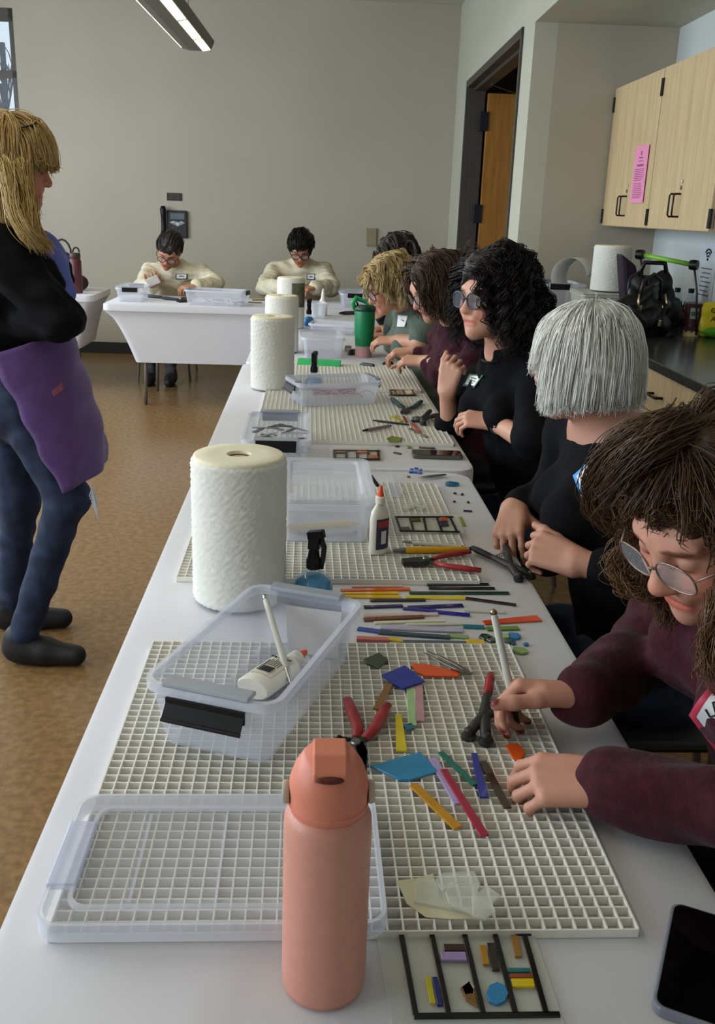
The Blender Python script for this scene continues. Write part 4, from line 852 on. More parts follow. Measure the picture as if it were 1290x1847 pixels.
def np_obj(name, V, F, mat, parent, cols=None, smooth=True):
    inv = np.array(mw(parent).inverted()); v = V@inv[:3, :3].T + inv[:3, 3]
    me = bpy.data.meshes.new(name); nf = len(F); w = F.shape[1]
    me.vertices.add(len(v)); me.vertices.foreach_set('co', v.astype('f').ravel()); me.loops.add(nf*w); me.loops.foreach_set('vertex_index', F.astype('i').ravel())
    me.polygons.add(nf); me.polygons.foreach_set('loop_start', np.arange(0, nf*w, w, dtype='i')); me.polygons.foreach_set('loop_total', np.full(nf, w, 'i')); me.update(calc_edges=True); me.validate()
    if cols is not None:
        ca = me.color_attributes.new('Col', 'FLOAT_COLOR', 'POINT'); c4 = np.ones((len(v), 4), 'f'); c4[:, :3] = cols; ca.data.foreach_set('color', c4.ravel())
    if smooth: me.polygons.foreach_set('use_smooth', [True]*nf)
    me.materials.append(mat); o = bpy.data.objects.new(name, me); COL.objects.link(o); o.parent = parent; return o
def wr(amp=.004, sc=1.0, seed=0):
    rs = np.random.RandomState(seed); Kv = rs.normal(size=(7, 3)); Kv /= np.linalg.norm(Kv, axis=1)[:, None]; Kv *= (rs.uniform(45, 120, 7)*sc)[:, None]; ph = rs.uniform(0, 6, 7)
    def f(P):
        w = P + .012*np.sin(P[:, [1, 2, 0]]*28+seed); return amp*sum(np.sin(w@k_+p_) for k_, p_ in zip(Kv, ph))/2.2
    return f
def fuzz(amp, sc, seed=0):
    g1 = wr(amp, sc, seed); return g1
m_skin = M('skin', 'ffffff', .5, vcol=True, var=.07, vscale=40, bump=.12, bscale=220, bdist=.0015)
m_skin.node_tree.nodes['Principled BSDF'].inputs['Subsurface Weight'].default_value = .12; m_skin.node_tree.nodes['Principled BSDF'].inputs['Subsurface Radius'].default_value = (.02, .008, .004)
m_hair = M('hair', 'ffffff', .42, vcol=True, var=.1, vscale=60, spec=.35)
def hand_prims(S, w, d, n, side, curl, thumb, sc=1.0, spots=None, nail=None):
    w, d = A3(w), nrm(d); n = A3(n); n = nrm(n - d*(n@d)); t = np.cross(n, d) if side == 'R' else np.cross(d, n)
    k = .008*sc; P = lambda a, b, c: w + (t*a + d*b + n*c)*sc
    for off, ln in ((.029, .085), (.0095, .090), (-.0105, .086), (-.029, .078)):
        S.cone(P(off*.62, .0, 0), P(off, ln, .002), .0135*sc, .0098*sc, .014*sc)
    S.cone(P(.018, .012, -.006), P(.03, .05, -.008), .014*sc, .012*sc, .014*sc)
    tips = []
    for i, (off, ln, L, r) in enumerate(((.029, .085, .070, .0083), (.0095, .090, .078, .0086), (-.0105, .086, .073, .0082), (-.029, .078, .058, .0074))):
        c = curl[i] if isinstance(curl[0], (tuple, list)) else curl; p = P(off, ln, .002); a = 0; sp = t*off*.9
        for j, fr in enumerate((.46, .31, .23)):
            a += R(c[j]); dd = nrm(d*math.cos(a) - n*math.sin(a) + sp*(2.0 if j == 0 else .6)); q = p + dd*L*fr*sc
            S.cone(p, q, r*(1-.1*j)*sc, r*(1-.1*(j+1))*sc, .0035*sc); p, dl = q, dd
        dn = nrm(n*math.cos(a) + d*math.sin(a)); tips.append((p + dl*.001*sc, dl, dn))
    td, tc = thumb; v = nrm(t*td[0] + d*td[1] + n*td[2]); p = P(.022, .022, -.006)
    for j, (L, r0, r1) in enumerate(((.043, .0135, .011), (.033, .0105, .0098), (.025, .0098, .0078))):
        ang = R(tc*j); vv = nrm(v*math.cos(ang) + (d*.75 - t*.65)*math.sin(ang)); q = p + vv*L*sc; S.cone(p, q, r0*sc, r1*sc, .006*sc); p = q
    tips.append((p, vv, nrm(np.cross(vv, np.cross(n, vv)) + t*.4)))
    if spots is not None:
        for p, dl, dn in tips:
            spots.append((p + dl*.003*sc + dn*.0065*sc, (.0062 if nail is None else .0078)*sc, nail or (1.05, .8, .75)))
    return tips
def head_prims(S, hc, f, u, sc, spots, tone, lip=(.72, .36, .34), brow=(.25, .18, .13), eyes_open=False):
    f = nrm(f); u = A3(u); u = nrm(u - f*(u@f)); r = np.cross(f, u); ax = np.array([r, f, u]); L = lambda x, y, z: A3(hc) + (r*x + f*y + u*z)*sc
    e = lambda c, rr, k=.02, sub=False: S.ell(L(*c), A3(rr)*sc, ax, k*sc, sub)
    c = lambda a, b, ra, rb, k=.012, sub=False: S.cone(L(*a), L(*b), ra*sc, rb*sc, k*sc, None, sub)
    e((0, -.015, .035), (.074, .094, .082)); e((0, .028, -.02), (.061, .064, .086), .03); e((0, .035, -.075), (.048, .05, .036), .03)
    c((0, .072, -.1), (0, .078, -.098), .016, .014, .03); c((-.03, .072, .028), (.03, .072, .028), .013, .013, .02)
    for s_ in (-1, 1):
        e((s_*.041, .058, -.03), (.022, .022, .022), .025); e((s_*.031, .09, .004), (.016, .013, .012), .014, True); e((s_*.031, .0745, .003), (.0145, .0125, .0125), .004)
        c((s_*.012, .085, .024), (s_*.045, .072, .026), .006, .005, .01); c((s_*.043, .07, -.01), (s_*.02, .087, -.05), .004, .005, .016)
        e((s_*.0745, -.006, -.008), (.01, .021, .031), .008); e((s_*.012, .0945, -.033), (.0085, .009, .0075), .008)
        spots.append((L(s_*.031, .088, -.0035), .0075*sc, (.32, .2, .17), (2.0, 1, .45), ax)); spots.append((L(s_*.03, .084, .0245), .014*sc, brow, (1.35, 1, .33), ax)); spots.append((L(s_*.046, .07, -.03), .026*sc, (1.06, .86, .82)))
        if eyes_open: spots.append((L(s_*.031, .088, .003), .0085*sc, (.55, .5, .48), (1.5, 1, .7), ax)); spots.append((L(s_*.031, .089, .003), .005*sc, (.12, .08, .06)))
    c((0, .083, .012), (0, .1045, -.026), .0085, .0105, .014); e((0, .104, -.03), (.011, .011, .010), .008)
    c((-.017, .0835, -.0615), (.017, .0835, -.0615), .0062, .0062, .008); c((-.015, .083, -.071), (.015, .083, -.071), .0072, .0072, .008); c((-.024, .092, -.0662), (.024, .092, -.0662), .0022, .0022, .004, True)
    spots.append((L(0, .09, -.0665), .0145*sc, lip, (1.75, 1, .62), ax)); spots.append((L(0, .111, -.03), .013*sc, (1.04, .88, .85)))
    return L, ax
def skin_cols(V, tone, spots):
    c = np.tile(A3(tone), (len(V), 1))
    for s_ in spots:
        p, r, k = s_[:3]; v = V - p
        if len(s_) > 3: v = (v@s_[4].T)/A3(s_[3])
        w = np.clip(1.35 - np.linalg.norm(v, axis=1)/r, 0, .35)/.35
        tgt = A3(tone)*A3(k) if max(k) > .99 or True else A3(k)
        c = c*(1-w[:, None]) + tgt*w[:, None]
    return c
def hair(parent, hc, ax, sc, col, style, N=1400, seed=1, r=.0016, tip=None, children=9, base=True):
    rs = np.random.RandomState(seed); st = dict(part=0., pole=None, L=.2, Lv=.1, g=.35, vol=.012, curl=0., cw=.05, front=.075, fringe=None, zlow=None, out=0.); st.update(style)
    c0 = A3((0, -.014, .034)); rad = A3((.08, .1, .089)); down = ax@A3((0, 0, -1)); G_ = max(1, N//children); n = 0; roots = []; dirs = []
    while len(roots) < G_:
        v = rs.normal(size=3); v /= np.linalg.norm(v)
        p = c0 + v*rad
        if v[2] < -.55 or (p[1] > .035 and p[2] < .055) or (p[1] > .0 and p[2] < .015) : continue
        if p[1] > st['front']: continue
        if st['pole'] is not None:
            t = p - (c0 + A3(st['pole'])*rad)
        else:
            sx = 1 if p[0] > st['part'] else -1; back = np.clip((-p[1]-.02)/.08, 0, 1)
            t = A3((sx*(1-.55*back), -.25-1.0*back + (.25 if p[1] > .05 else 0), .1 - .5*back)) if st.get('sweep') is None else A3(st['sweep'](p))
        roots.append(p); dirs.append(t)
    p = np.array(roots); t = np.array(dirs)
    nv = (p-c0)/rad**2; nv /= np.linalg.norm(nv, axis=1)[:, None]; t = t - nv*(t*nv).sum(1)[:, None]; t /= np.linalg.norm(t, axis=1)[:, None]+1e-9
    lift = rs.uniform(.004, st['vol'], G_)*(np.array([st['volf'](q) for q in p]) if st.get('volf') else 1); Lg = st['L']*(1-st['Lv']*rs.rand(G_)); Lg = Lg if not callable(st.get('Lf')) else Lg*np.array([st['Lf'](q) for q in p])
    ds = .013; steps = int(st['L']*1.05/ds)+2; P_ = [p + nv*.001]; alive = np.ones(G_, bool); air = np.zeros(G_, bool); ln = np.zeros(G_); zj = rs.uniform(-.008, .008, G_); hist = [P_[0]]; cur = P_[0].copy()
    for k in range(steps):
        t = t + down*(st['g']*np.where(air, 1.0, .3))[:, None]; t /= np.linalg.norm(t, axis=1)[:, None]; nx = cur + t*ds
        q = (nx-c0)/(rad+lift[:, None]*min(1, (k+1)/4)); m_ = np.linalg.norm(q, axis=1); inside = (m_ < 1) | bool(st.get('hug')); air = ~inside
        face = (nx[:, 1] > .045 + .025*(np.abs(nx[:, 0]) > .058)) & (nx[:, 2] < max(.05, (st['fringe'] or 0)+.02))
        if st['fringe'] is None: w = (nx[:, 2] < .03) & (nx[:, 1] > .055); nx[w, 1] -= .005
        nx = np.where(inside[:, None], c0 + (nx-c0)/m_[:, None], nx); nn = q/(rad+lift[:, None]); nn /= np.linalg.norm(nn, axis=1)[:, None]
        tt = t - nn*np.minimum(0, (t*nn).sum(1))[:, None]; t = np.where(inside[:, None], tt/(np.linalg.norm(tt, axis=1)[:, None]+1e-9), t)
        nk = (nx[:, 2] < -.09) & (np.abs(nx[:, 0]) < .06) & (nx[:, 1] > -.055) & (nx[:, 1] < .06); nx[nk, 1] -= .006
        if st['out']: w = nx[:, 2] < -.06; nx[w, 0] += np.sign(nx[w, 0])*st['out']*ds
        stop = (ln > Lg) | ~alive
        if st['fringe'] is not None: stop |= face & (nx[:, 2] < st['fringe'] + zj*1.8)
        if st['zlow'] is not None: stop |= nx[:, 2] < st['zlow'] + zj
        alive = ~stop; cur = np.where(stop[:, None], cur, nx); ln += ds*(~stop); hist.append(cur.copy())
    H = np.array(hist); T = H.shape[0]                     # T x G x 3
    arc = np.linspace(0, 1, T)
    if st['curl']:
        ph = rs.uniform(0, 6.28, G_); s_ = np.cumsum(np.linalg.norm(np.diff(H, axis=0, prepend=H[:1]), axis=2), 0); amp = st['curl']*np.clip(s_/.06, 0, 1)
        H[..., 0] += amp*np.sin(s_*6.28/st['cw']+ph); H[..., 1] += amp*np.cos(s_*6.28/st['cw']+ph); H[..., 2] += amp*.4*np.sin(s_*4.1/st['cw']+ph*2)
    V = []; F = []; C = []; off = 0; ang = np.arange(3)*2.094
    for c in range(children):
        o1 = rs.normal(size=(G_, 3))*.0052; o2 = rs.normal(size=(G_, 3))*.0042*(1.6 if st['curl'] else 1)
        S_ = H + (o1[None]*(1-arc)[:, None, None] + o2[None]*arc[:, None, None]); tg = np.gradient(S_, axis=0); tg /= np.linalg.norm(tg, axis=2)[..., None]+1e-9
        a = np.cross(tg, A3((.3, .5, .8))); a /= np.linalg.norm(a, axis=2)[..., None]+1e-9; b = np.cross(tg, a)
        rr = (r*rs.uniform(.7, 1.3, G_))[None]*(1-.75*arc**2)[:, None]; shade = rs.uniform(.78, 1.2, G_)[None, :, None]*np.ones((T, 1, 1))
        cc = A3(col)*shade
        if tip is not None: cc = cc*(1-arc[:, None, None]) + A3(tip)*shade*arc[:, None, None]
        ring = S_[:, :, None, :] + rr[..., None, None]*(a[:, :, None, :]*np.cos(ang)[:, None] + b[:, :, None, :]*np.sin(ang)[:, None])
        V.append(ring.reshape(-1, 3)); C.append(np.repeat(cc.reshape(-1, 3), 3, axis=0)); id_ = np.arange(T*G_*3).reshape(T, G_, 3) + off; off += T*G_*3
        for m_ in range(3):
            F.append(np.stack([id_[:-1, :, m_], id_[:-1, :, (m_+1) % 3], id_[1:, :, (m_+1) % 3], id_[1:, :, m_]], -1).reshape(-1, 4))
    V = np.concatenate(V); C = np.concatenate(C); F = np.concatenate(F)
    if base:
        S = Sdf().ell(c0 + A3((0, -.006, .004)), rad*1.03); S.ell((0, .075, -.045), (.075, .075, .085), None, .012, True)
        for cx, rr_ in st.get('mass', []): S.ell(cx, rr_, None, .03)
        if st.get('mass'): S.ell((0, .085, -.05), (.066, .07, .1), None, .012, True)
        bv, bf = S.mesh(.006, wr(.0035, 1.6, seed)); F = np.concatenate([F, bf+len(V)]); V = np.concatenate([V, bv]); C = np.concatenate([C, np.tile(A3(col)*.72, (len(bv), 1))])
    W = A3(hc) + (V@ax)*sc; return np_obj('hair', W, F, m_hair, parent, C)
def lock(parent, pts, n, spread, r, col, seed=1, name='hair_lock', taper=1.0, wob=.004):
    rs = np.random.RandomState(seed); P = np.array([np.array(p) for p in pts]); T = 22; u = np.linspace(0, len(P)-1, T); i = np.clip(u.astype(int), 0, len(P)-2); f = (u-i)[:, None]
    p0, p1, p2, p3 = P[np.clip(i-1, 0, None)], P[i], P[i+1], P[np.clip(i+2, None, len(P)-1)]; C = .5*((2*p1) + (-p0+p2)*f + (2*p0-5*p1+4*p2-p3)*f**2 + (-p0+3*p1-3*p2+p3)*f**3)
    V = []; F = []; K = []; off = 0; ang = np.arange(3)*2.094; q = np.linspace(0, 1, T)[:, None]
    for k in range(n):
        o1, o2, o3 = rs.normal(size=(3, 3))*spread; S_ = C + o1*(1-q)**2*.8 + o3*2*q*(1-q) + o2*q**2*.8*taper + wob*np.sin(q*rs.uniform(4, 9)+rs.uniform(0, 6))*rs.normal(size=3); tg = np.gradient(S_, axis=0); tg /= np.linalg.norm(tg, axis=1)[:, None]+1e-9
        a = np.cross(tg, A3((.3, .5, .8))); a /= np.linalg.norm(a, axis=1)[:, None]; b = np.cross(tg, a); rr = r*rs.uniform(.7, 1.3)*(1-.7*q[:, 0]**3)
        V.append((S_[:, None] + rr[:, None, None]*(a[:, None]*np.cos(ang)[:, None] + b[:, None]*np.sin(ang)[:, None])).reshape(-1, 3)); K.append(np.tile(A3(col)*rs.uniform(.75, 1.25), (T*3, 1))); d = np.arange(T*3).reshape(T, 3) + off; off += T*3
        for m_ in range(3): F.append(np.stack([d[:-1, m_], d[:-1, (m_+1) % 3], d[1:, (m_+1) % 3], d[1:, m_]], -1))
    return np_obj(name, np.concatenate(V), np.concatenate(F), m_hair, parent, np.concatenate(K))
def glasses(parent, L, col, rad=.024, asp=.85, lens=None, thick=.0018, drop=0, alpha=.18, y=.104):
    mb = MB(); lm = MB(); z0 = -.002 - drop
    for s_ in (-1, 1):
        ring = [L(s_*.033 + rad*math.copysign(abs(math.cos(a))**.8, math.cos(a)), y - .006*abs(s_*.033+rad*math.cos(a))/.05, z0 + rad*asp*math.copysign(abs(math.sin(a))**.8, math.sin(a))) for a in [i*2*math.pi/20 for i in range(21)]]
        mb.tube(ring, thick, 6, cap=False); c = L(s_*.033, y-.004, z0); n = len(lm.v); lm.add([c] + ring[:-1], [(0, i+1, (i+1) % 20+1) for i in range(20)])
        mb.tube([L(s_*(.033+rad), y-.007, z0+.006), L(s_*.074, y-.03, z0+.008), L(s_*.08, .01, z0+.009), L(s_*.078, -.03, z0-.012)], thick, 6)
    mb.tube([L(-.033+rad, y-.001, z0+.004), L(0, y+.003, z0+.007), L(.033-rad, y-.001, z0+.004)], thick, 6)
    o = mb.build('glasses', col, parent, smooth=True, world=True); lm.build('lens', lens or M('lens_glass', 'dfe4ea', .05, alpha=alpha, var=0, spec=.8), o, world=True); return o
def bvh(*objs):
    r = []
    for o in objs:
        mwx = mw(o); vs = [mwx @ v.co for v in o.data.vertices]; r.append(BVHTree.FromPolygons(vs, [tuple(p.vertices) for p in o.data.polygons]))
    return r
def hit(trees, px, py, off=.002):
    d = Vector(ray(px, py)).normalized(); best = None
    for t in trees:
        h = t.ray_cast(Vector(CAM), d)
        if h[0] is not None and (best is None or h[3] < best[1]): best = (h[0], h[3])
    return best[0] - d*off if best else None
def sticker(name, parent, trees, q, mat, n=8, off=.003, solid=.0006):
    """a label laid on the clothes: q = four corners"""
    q = [A3(p) for p in q]; vs = []
    for i in range(n+1):
        for j in range(n+1):
            a, b = i/n, j/n; p = q[0]*(1-a)*(1-b) + q[1]*a*(1-b) + q[2]*a*b + q[3]*(1-a)*b; vs.append(hit(trees, p[0], p[1], off))
    if any(v is None for v in vs): print('sticker missed', name, q[0], sum(v is None for v in vs)); vs = [v for v in vs]; ok = [v for v in vs if v is not None]
    if any(v is None for v in vs):
        if not ok: return None
        yy = sum(v.y for v in ok)/len(ok); vs = [v if v is not None else aty(*(q[0]*(1-(k//(n+1))/n)*(1-(k % (n+1))/n) + q[1]*((k//(n+1))/n)*(1-(k % (n+1))/n) + q[2]*((k//(n+1))/n)*((k % (n+1))/n) + q[3]*(1-(k//(n+1))/n)*((k % (n+1))/n)), yy) for k, v in enumerate(vs)]
    A_ = np.array([[v.x, v.y, v.z] for v in vs]); X = np.array([[1, i/n, j/n, (i/n)*(j/n), (i/n)**2, (j/n)**2] for i in range(n+1) for j in range(n+1)]); co, *_ = np.linalg.lstsq(X, A_, rcond=None); res = A_ - X@co
    A_ = X@co - np.outer(np.ones(len(A_)), CF)*min(.004, np.abs(res).max()*.6); fs = [(i*(n+1)+j, (i+1)*(n+1)+j, (i+1)*(n+1)+j+1, i*(n+1)+j+1) for i in range(n) for j in range(n)]
    o = MB().add(A_, fs).build(name, mat, parent, smooth=True, world=True, solid=solid); return o, co
def stick_lines(name, parent, co, lines, r, mat, off=.0012):
    mb = MB()
    for l in lines: mb.tube([Vector(np.array([1, a, b, a*b, a*a, b*b])@co - A3(CF)*(off+.003)) for a, b in l], r, 5)
    return mb.build(name, mat, parent, world=True)
m_tag = M('tag_white', 'e6e6e6', .6, var=.02); m_ink = M('ink_black', '15151a', .6)
# ------------------------------------------------------------------ a person from joints
def person(label, J, top, pants, tone, hand, vox=.004, sleeve=(.8, .8), cloth='sweater', wamp=.004, hs=1.0, lip=(.85, .5, .5), brow=(.3, .24, .2), eyes=False, bust=.0, seated=True, girth=1.0, nail=None, neckcut=None, nh=0, shoe='1a1a1c', fit=.012, longhem=True, vneck=None, hemz=None, armr=1.0, pamp=.003):
    J = {k: A3(v) for k, v in J.items()}; bf = nrm(A3(J['bf'])*A3((1, 1, 0))); br = np.cross(bf, A3((0, 0, 1)))
    t = thing('person', label, 'person', (J['pel'][0], J['pel'][1], 0)); spots = []; S = Sdf(); nk, pel = J['neck'], J['pel']; hc = J['head']
    L, ax = head_prims(S, hc, J['f'], J['u'], hs, spots, tone, lip, brow, eyes)
    S.cone(nk, L(0, -.025, -.055), .052*girth**.3, .05, .03)
    up = nrm(nk-pel)
    if nh: S.cone(nk + (J['sR']-nk)*.22 + up*.004, nk + (J['sL']-nk)*.22 + up*.004, .064, .064, .04)
    def torso(D, g, k=.05):
        D.cone(pel + up*.02, pel + (nk-pel)*.45, .15*girth+g, .135*girth+g, k, (bf, .78)); D.cone(pel + (nk-pel)*.45, pel + (nk-pel)*.78, .135*girth+g, .13*girth**.5+g, k, (bf, .72))
        D.cone(J['sR']*.8+J['sL']*.2, J['sL']*.8+J['sR']*.2, .052+g, .052+g, k); D.cone(nk-up*.03, pel + (nk-pel)*.75, .06+g, .1+g, k, (bf, .9))
        if bust:
            for s_ in (-1, 1): D.ell(pel + (nk-pel)*.66 + bf*(.085+.02*girth) + br*s_*.075, (.07*bust+g, .065*bust+g, .07*bust+g), None, .05)
    def arm(D, s_, g0, g1, fr=1.0, k=.03):
        sh, el, w_ = J['s'+s_], J['e'+s_], J['w'+s_]; D.cone(sh, el, (.05+g0)*armr, (.04+g0*.8)*armr, k)
        if fr > 0: e2 = el + (w_-el)*fr; D.cone(el, e2, (.04+g0*.8)*armr, (.04-(.04-.0255)*fr + g1)*armr, k)
        else: pass
    torso(S, -.005)
    for s_ in 'LR': arm(S, s_, -.004, -.001); hand_prims(S, J['w'+s_], hand[s_]['d'], hand[s_]['n'], s_, hand[s_]['curl'], hand[s_].get('thumb', ((.75, .7, -.35), 14)), hand[s_].get('sc', 1.0), spots, nail)
    hipw = br*.085; legs = []
    for s_, sg in (('L', -1), ('R', 1)):
        hp = J.get('h'+s_, pel + hipw*sg - A3((0, 0, .02))); kn = J.get('k'+s_, hp + bf*.41 - A3((0, 0, .02))); an = J.get('a'+s_, A3((kn[0]-bf[0]*.03, kn[1]-bf[1]*.03, .09))); legs.append((hp, kn, an))
        S.cone(hp, kn, .07, .05, .03); S.cone(kn, an, .048, .034, .03)
        ff = J.get('foot'+s_, bf); S.cone(an - A3((0, 0, .04)), an + nrm(ff)*.13 - A3((0, 0, .06)), .03, .022, .02)
    V, F = S.mesh(vox); np_obj('body', V, F, m_skin, t, skin_cols(V, lin(tone), spots)); C = Sdf()
    if hemz is not None: pass
    torso(C, fit)
    for i, s_ in enumerate('LR'):
        fr = sleeve[i]
        if fr >= 0: arm(C, s_, fit+.004, fit*.9, fr)
        else: sh, el = J['s'+s_], J['e'+s_]; C.cone(sh, sh + (el-sh)*(-fr), (.05+fit+.004)*armr, (.046+fit+.004)*armr, .03)
    if nh:
        S0 = 1
        C.ell(nk + up*.055 - bf*.015, (nh, nh, nh*.8), None, .012, True)
    else: C.cone(nk - up*.045, nk - up*.01, .085, .058+(.01 if neckcut is None else .006), .03)
    if vneck: C.cone(nk + up*.02 + bf*.07, nk - up*vneck + bf*.13, .045, .012, .006, None, True)
    V, F = C.mesh(max(vox, .004), wr(wamp, 1, 5)); cl = np_obj(cloth, V, F, top, t)
    if pants is not None:
        Pn = Sdf(); Pn.cone(pel - A3((0, 0, .05)), pel + up*.06, .15*girth+.006, .14*girth+.004, .05, (bf, .8))
        for hp, kn, an in legs: Pn.cone(hp, kn, .086*girth**.5, .064, .04); Pn.cone(kn, an, .06, .047, .04)
        V, F = Pn.mesh(max(vox, .005), wr(pamp, 1, 9)); np_obj('trousers', V, F, pants, t)
    for (hp, kn, an), s_ in zip(legs, 'LR'):
        ff = nrm(J.get('foot'+s_, bf)); D = Sdf(); b = A3((an[0], an[1], .0)); z = A3((0, 0, 1))
        D.cone(b - ff*.03 + z*.05, b + ff*.06 + z*.045, .045, .042, .03); D.cone(b + ff*.06 + z*.04, b + ff*.165 + z*.035, .042, .034, .03); D.cone(b - ff*.02 + z*.09, b + z*.05, .043, .045, .03)
        D.ell(b + ff*.06 - z*.1, (.4, .4, .1), None, .004, True); V, F = D.mesh(.006); np_obj('shoe', V, F, M('shoe_'+shoe, shoe, .6), t)
    return t, cl, L, ax, J
def chair(x, y, bf, label, back=True):
    rz = math.atan2(bf[1], bf[0]) - math.pi/2; t = thing('stacking_chair', label, 'chair', (x, y, 0), rz, 'black stacking chairs')
    MB().box((-.22, -.21, .40), (.22, .21, .425)).build('seat', m_blkr, t, bevel=.012); 
    if back: MB().box((-.2, -.25, .6), (.2, -.23, .80)).build('backrest', m_blkr, t, bevel=.01)
    for sx in (-1, 1):
        MB().tube([(sx*.19, .19, .4), (sx*.22, .22, 0)], .011, 8).build('leg', m_leg, t); MB().tube([(sx*.2, -.24, .78 if back else .41), (sx*.2, -.2, .4), (sx*.22, -.26, 0)], .011, 8).build('leg', m_leg, t)
    return t
# ------------------------------------------------------------------ the nine people
def Y3(px, py, y): return np.array(aty(px, py, y))
def H(d, n, curl, thumb=((.75, .7, -.35), 14), sc=1.0): return dict(d=d, n=n, curl=curl, thumb=thumb, sc=sc)
m_maroon = M('maroon_knit', '3a121c', .85, var=.25, vscale=70, bump=.4, bscale=180, sheen=.06, spec=.15, bdist=.003); m_black = M('black_knit', '0d0d10', .85, var=.2, bump=.3, bscale=160, spec=.12)
m_plum = M('plum_knit', '3b1420', .85, var=.25, vscale=60, bump=.4, bscale=120, sheen=.05, spec=.15); m_sage = M('sage_cotton', '5a675b', .85, bump=.2); m_cream = M('cream_cotton', 'cfc6ad', .85, bump=.3, bscale=70); m_slate = M('slate_cotton', '4a5260', .85)
m_jean = M('dark_denim', '1a2740', .85, var=.3, vscale=30, bump=.3, bscale=300); m_dpant = M('dark_trousers', '17181c', .9)
relax = (22, 30, 18)
# --- brown haired woman in maroon, nearest
J = dict(head=(.488, 1.04, 1.102), f=(-.78, -.34, -.54), u=(-.42, -.22, .88), neck=(.60, 1.08, 1.055), pel=(.78, 1.10, .53), bf=(-1, -.05, 0),
         sL=(.635, .90, .985), sR=(.60, 1.25, .985), eL=(.60, .78, .83), eR=(.545, 1.29, .815), wL=(.372, .945, .795), wR=(.385, 1.13, .812))
P1 = person('woman with brown hair in maroon sweater, seated nearest, holding a glass cutter', J, m_maroon, m_dpant, 'c08a74',
   dict(L=H((-.9, .28, -.12), (-.18, -.3, 1), [(30, 42, 30), (34, 46, 32), (38, 48, 34), (42, 48, 36)], ((.5, .85, -.4), 12)), R=H((-.93, .22, -.02), (.1, .55, .85), [(48, 38, 22), (52, 46, 30), (58, 56, 40), (60, 60, 40)], ((.35, .95, -.25), 4))),
   vox=.0027, sleeve=(1.0, 1.0), wamp=.004, girth=1.05, bust=.75, nail=(.32, .06, .1), lip=(.85, .45, .45), vneck=.1, fit=.018)
hair(P1[0], J['head'], P1[3], .99, lin('4f3826'), dict(pole=(.0, .22, 1), L=.25, g=.42, vol=.022, volf=lambda q: 1.2 if q[1] > .02 else 1, fringe=.078, curl=.005, cw=.13, out=.1, front=.1, mass=[((.07, -.02, -.05), (.03, .055, .075)), ((-.07, -.02, -.05), (.03, .055, .075)), ((0, -.07, -.05), (.07, .04, .08))]), N=11000, seed=3, r=.0008, tip=lin('6f5238'))
lock(P1[0], [Y3(1235, 775, 1.05), Y3(1165, 780, 1.05), Y3(1105, 825, 1.08), Y3(1075, 885, 1.11), Y3(1090, 920, 1.13), Y3(1120, 935, 1.14)], 900, .013, .0008, lin('57402d'), 3)
lock(P1[0], [Y3(1240, 770, 1.02), Y3(1180, 800, 1.0), Y3(1135, 845, 1.02), Y3(1105, 890, 1.06), Y3(1098, 905, 1.10)], 350, .013, .0008, lin('4a3525'), 4)
lock(P1[0], [Y3(1150, 960, 1.14), Y3(1128, 1000, 1.15), Y3(1120, 1030, 1.15), Y3(1140, 1055, 1.14), Y3(1170, 1050, 1.13)], 300, .011, .0008, lin('6a4c32'), 5, wob=.008)
lock(P1[0], [Y3(1320, 1010, .98), Y3(1310, 1080, .96), Y3(1296, 1140, .95), Y3(1285, 1190, .95), Y3(1295, 1215, .94)], 300, .012, .0008, lin('6a4c32'), 6, wob=.008)
glasses(P1[0], P1[2], M('taupe_wire', '8f7a70', .3, metal=.6), .027, .8, thick=.0013)
# --- white haired woman in black
J = dict(head=Y3(1053, 652, 1.80), f=(-.72, .66, -.18), u=(-.05, .12, 1), neck=Y3(1095, 775, 1.83), pel=(.76, 1.85, .53), bf=(-1, .12, 0),
         sL=(.665, 1.68, .985), sR=(.60, 2.03, .985), eL=(.66, 1.60, .80), eR=(.59, 2.07, .82), wL=Y3(1040, 1015, 1.66), wR=Y3(928, 915, 1.97))
P2 = person('woman with white bobbed hair in black sweater, looking away, tag on chest', J, m_black, m_jean, 'bc8872',
   dict(L=H((-.75, .6, .12), (-.3, -.62, .7), [(40, 45, 30), (52, 58, 40), (58, 62, 42), (62, 62, 42)], ((.4, .95, -.1), 8)), R=H((-.25, -.72, -.42), (-.5, -.3, .85), [(26, 24, 14), (28, 28, 16), (32, 32, 20), (36, 34, 22)], ((.75, .65, -.4), 10))),
   vox=.0032, sleeve=(.62, .86), wamp=.0014, girth=1.12, bust=.8, nh=.108, hs=.93)
hair(P2[0], J['head'], P2[3], .89, lin('e2e0d6'), dict(pole=(0, -.1, 1), L=.26, Lv=.02, g=.45, vol=.013, zlow=-.098, front=.1, fringe=.0, curl=.002, cw=.2, mass=[((.068, -.03, -.02), (.026, .06, .05)), ((-.068, -.03, -.02), (.026, .06, .05)), ((0, -.07, -.02), (.072, .04, .05))]), N=11000, seed=5, r=.0009, tip=lin('ecebe4'))
glasses(P2[0], P2[2], M('clear_frame', 'c9c4bc', .2, alpha=.8), .024, .85)
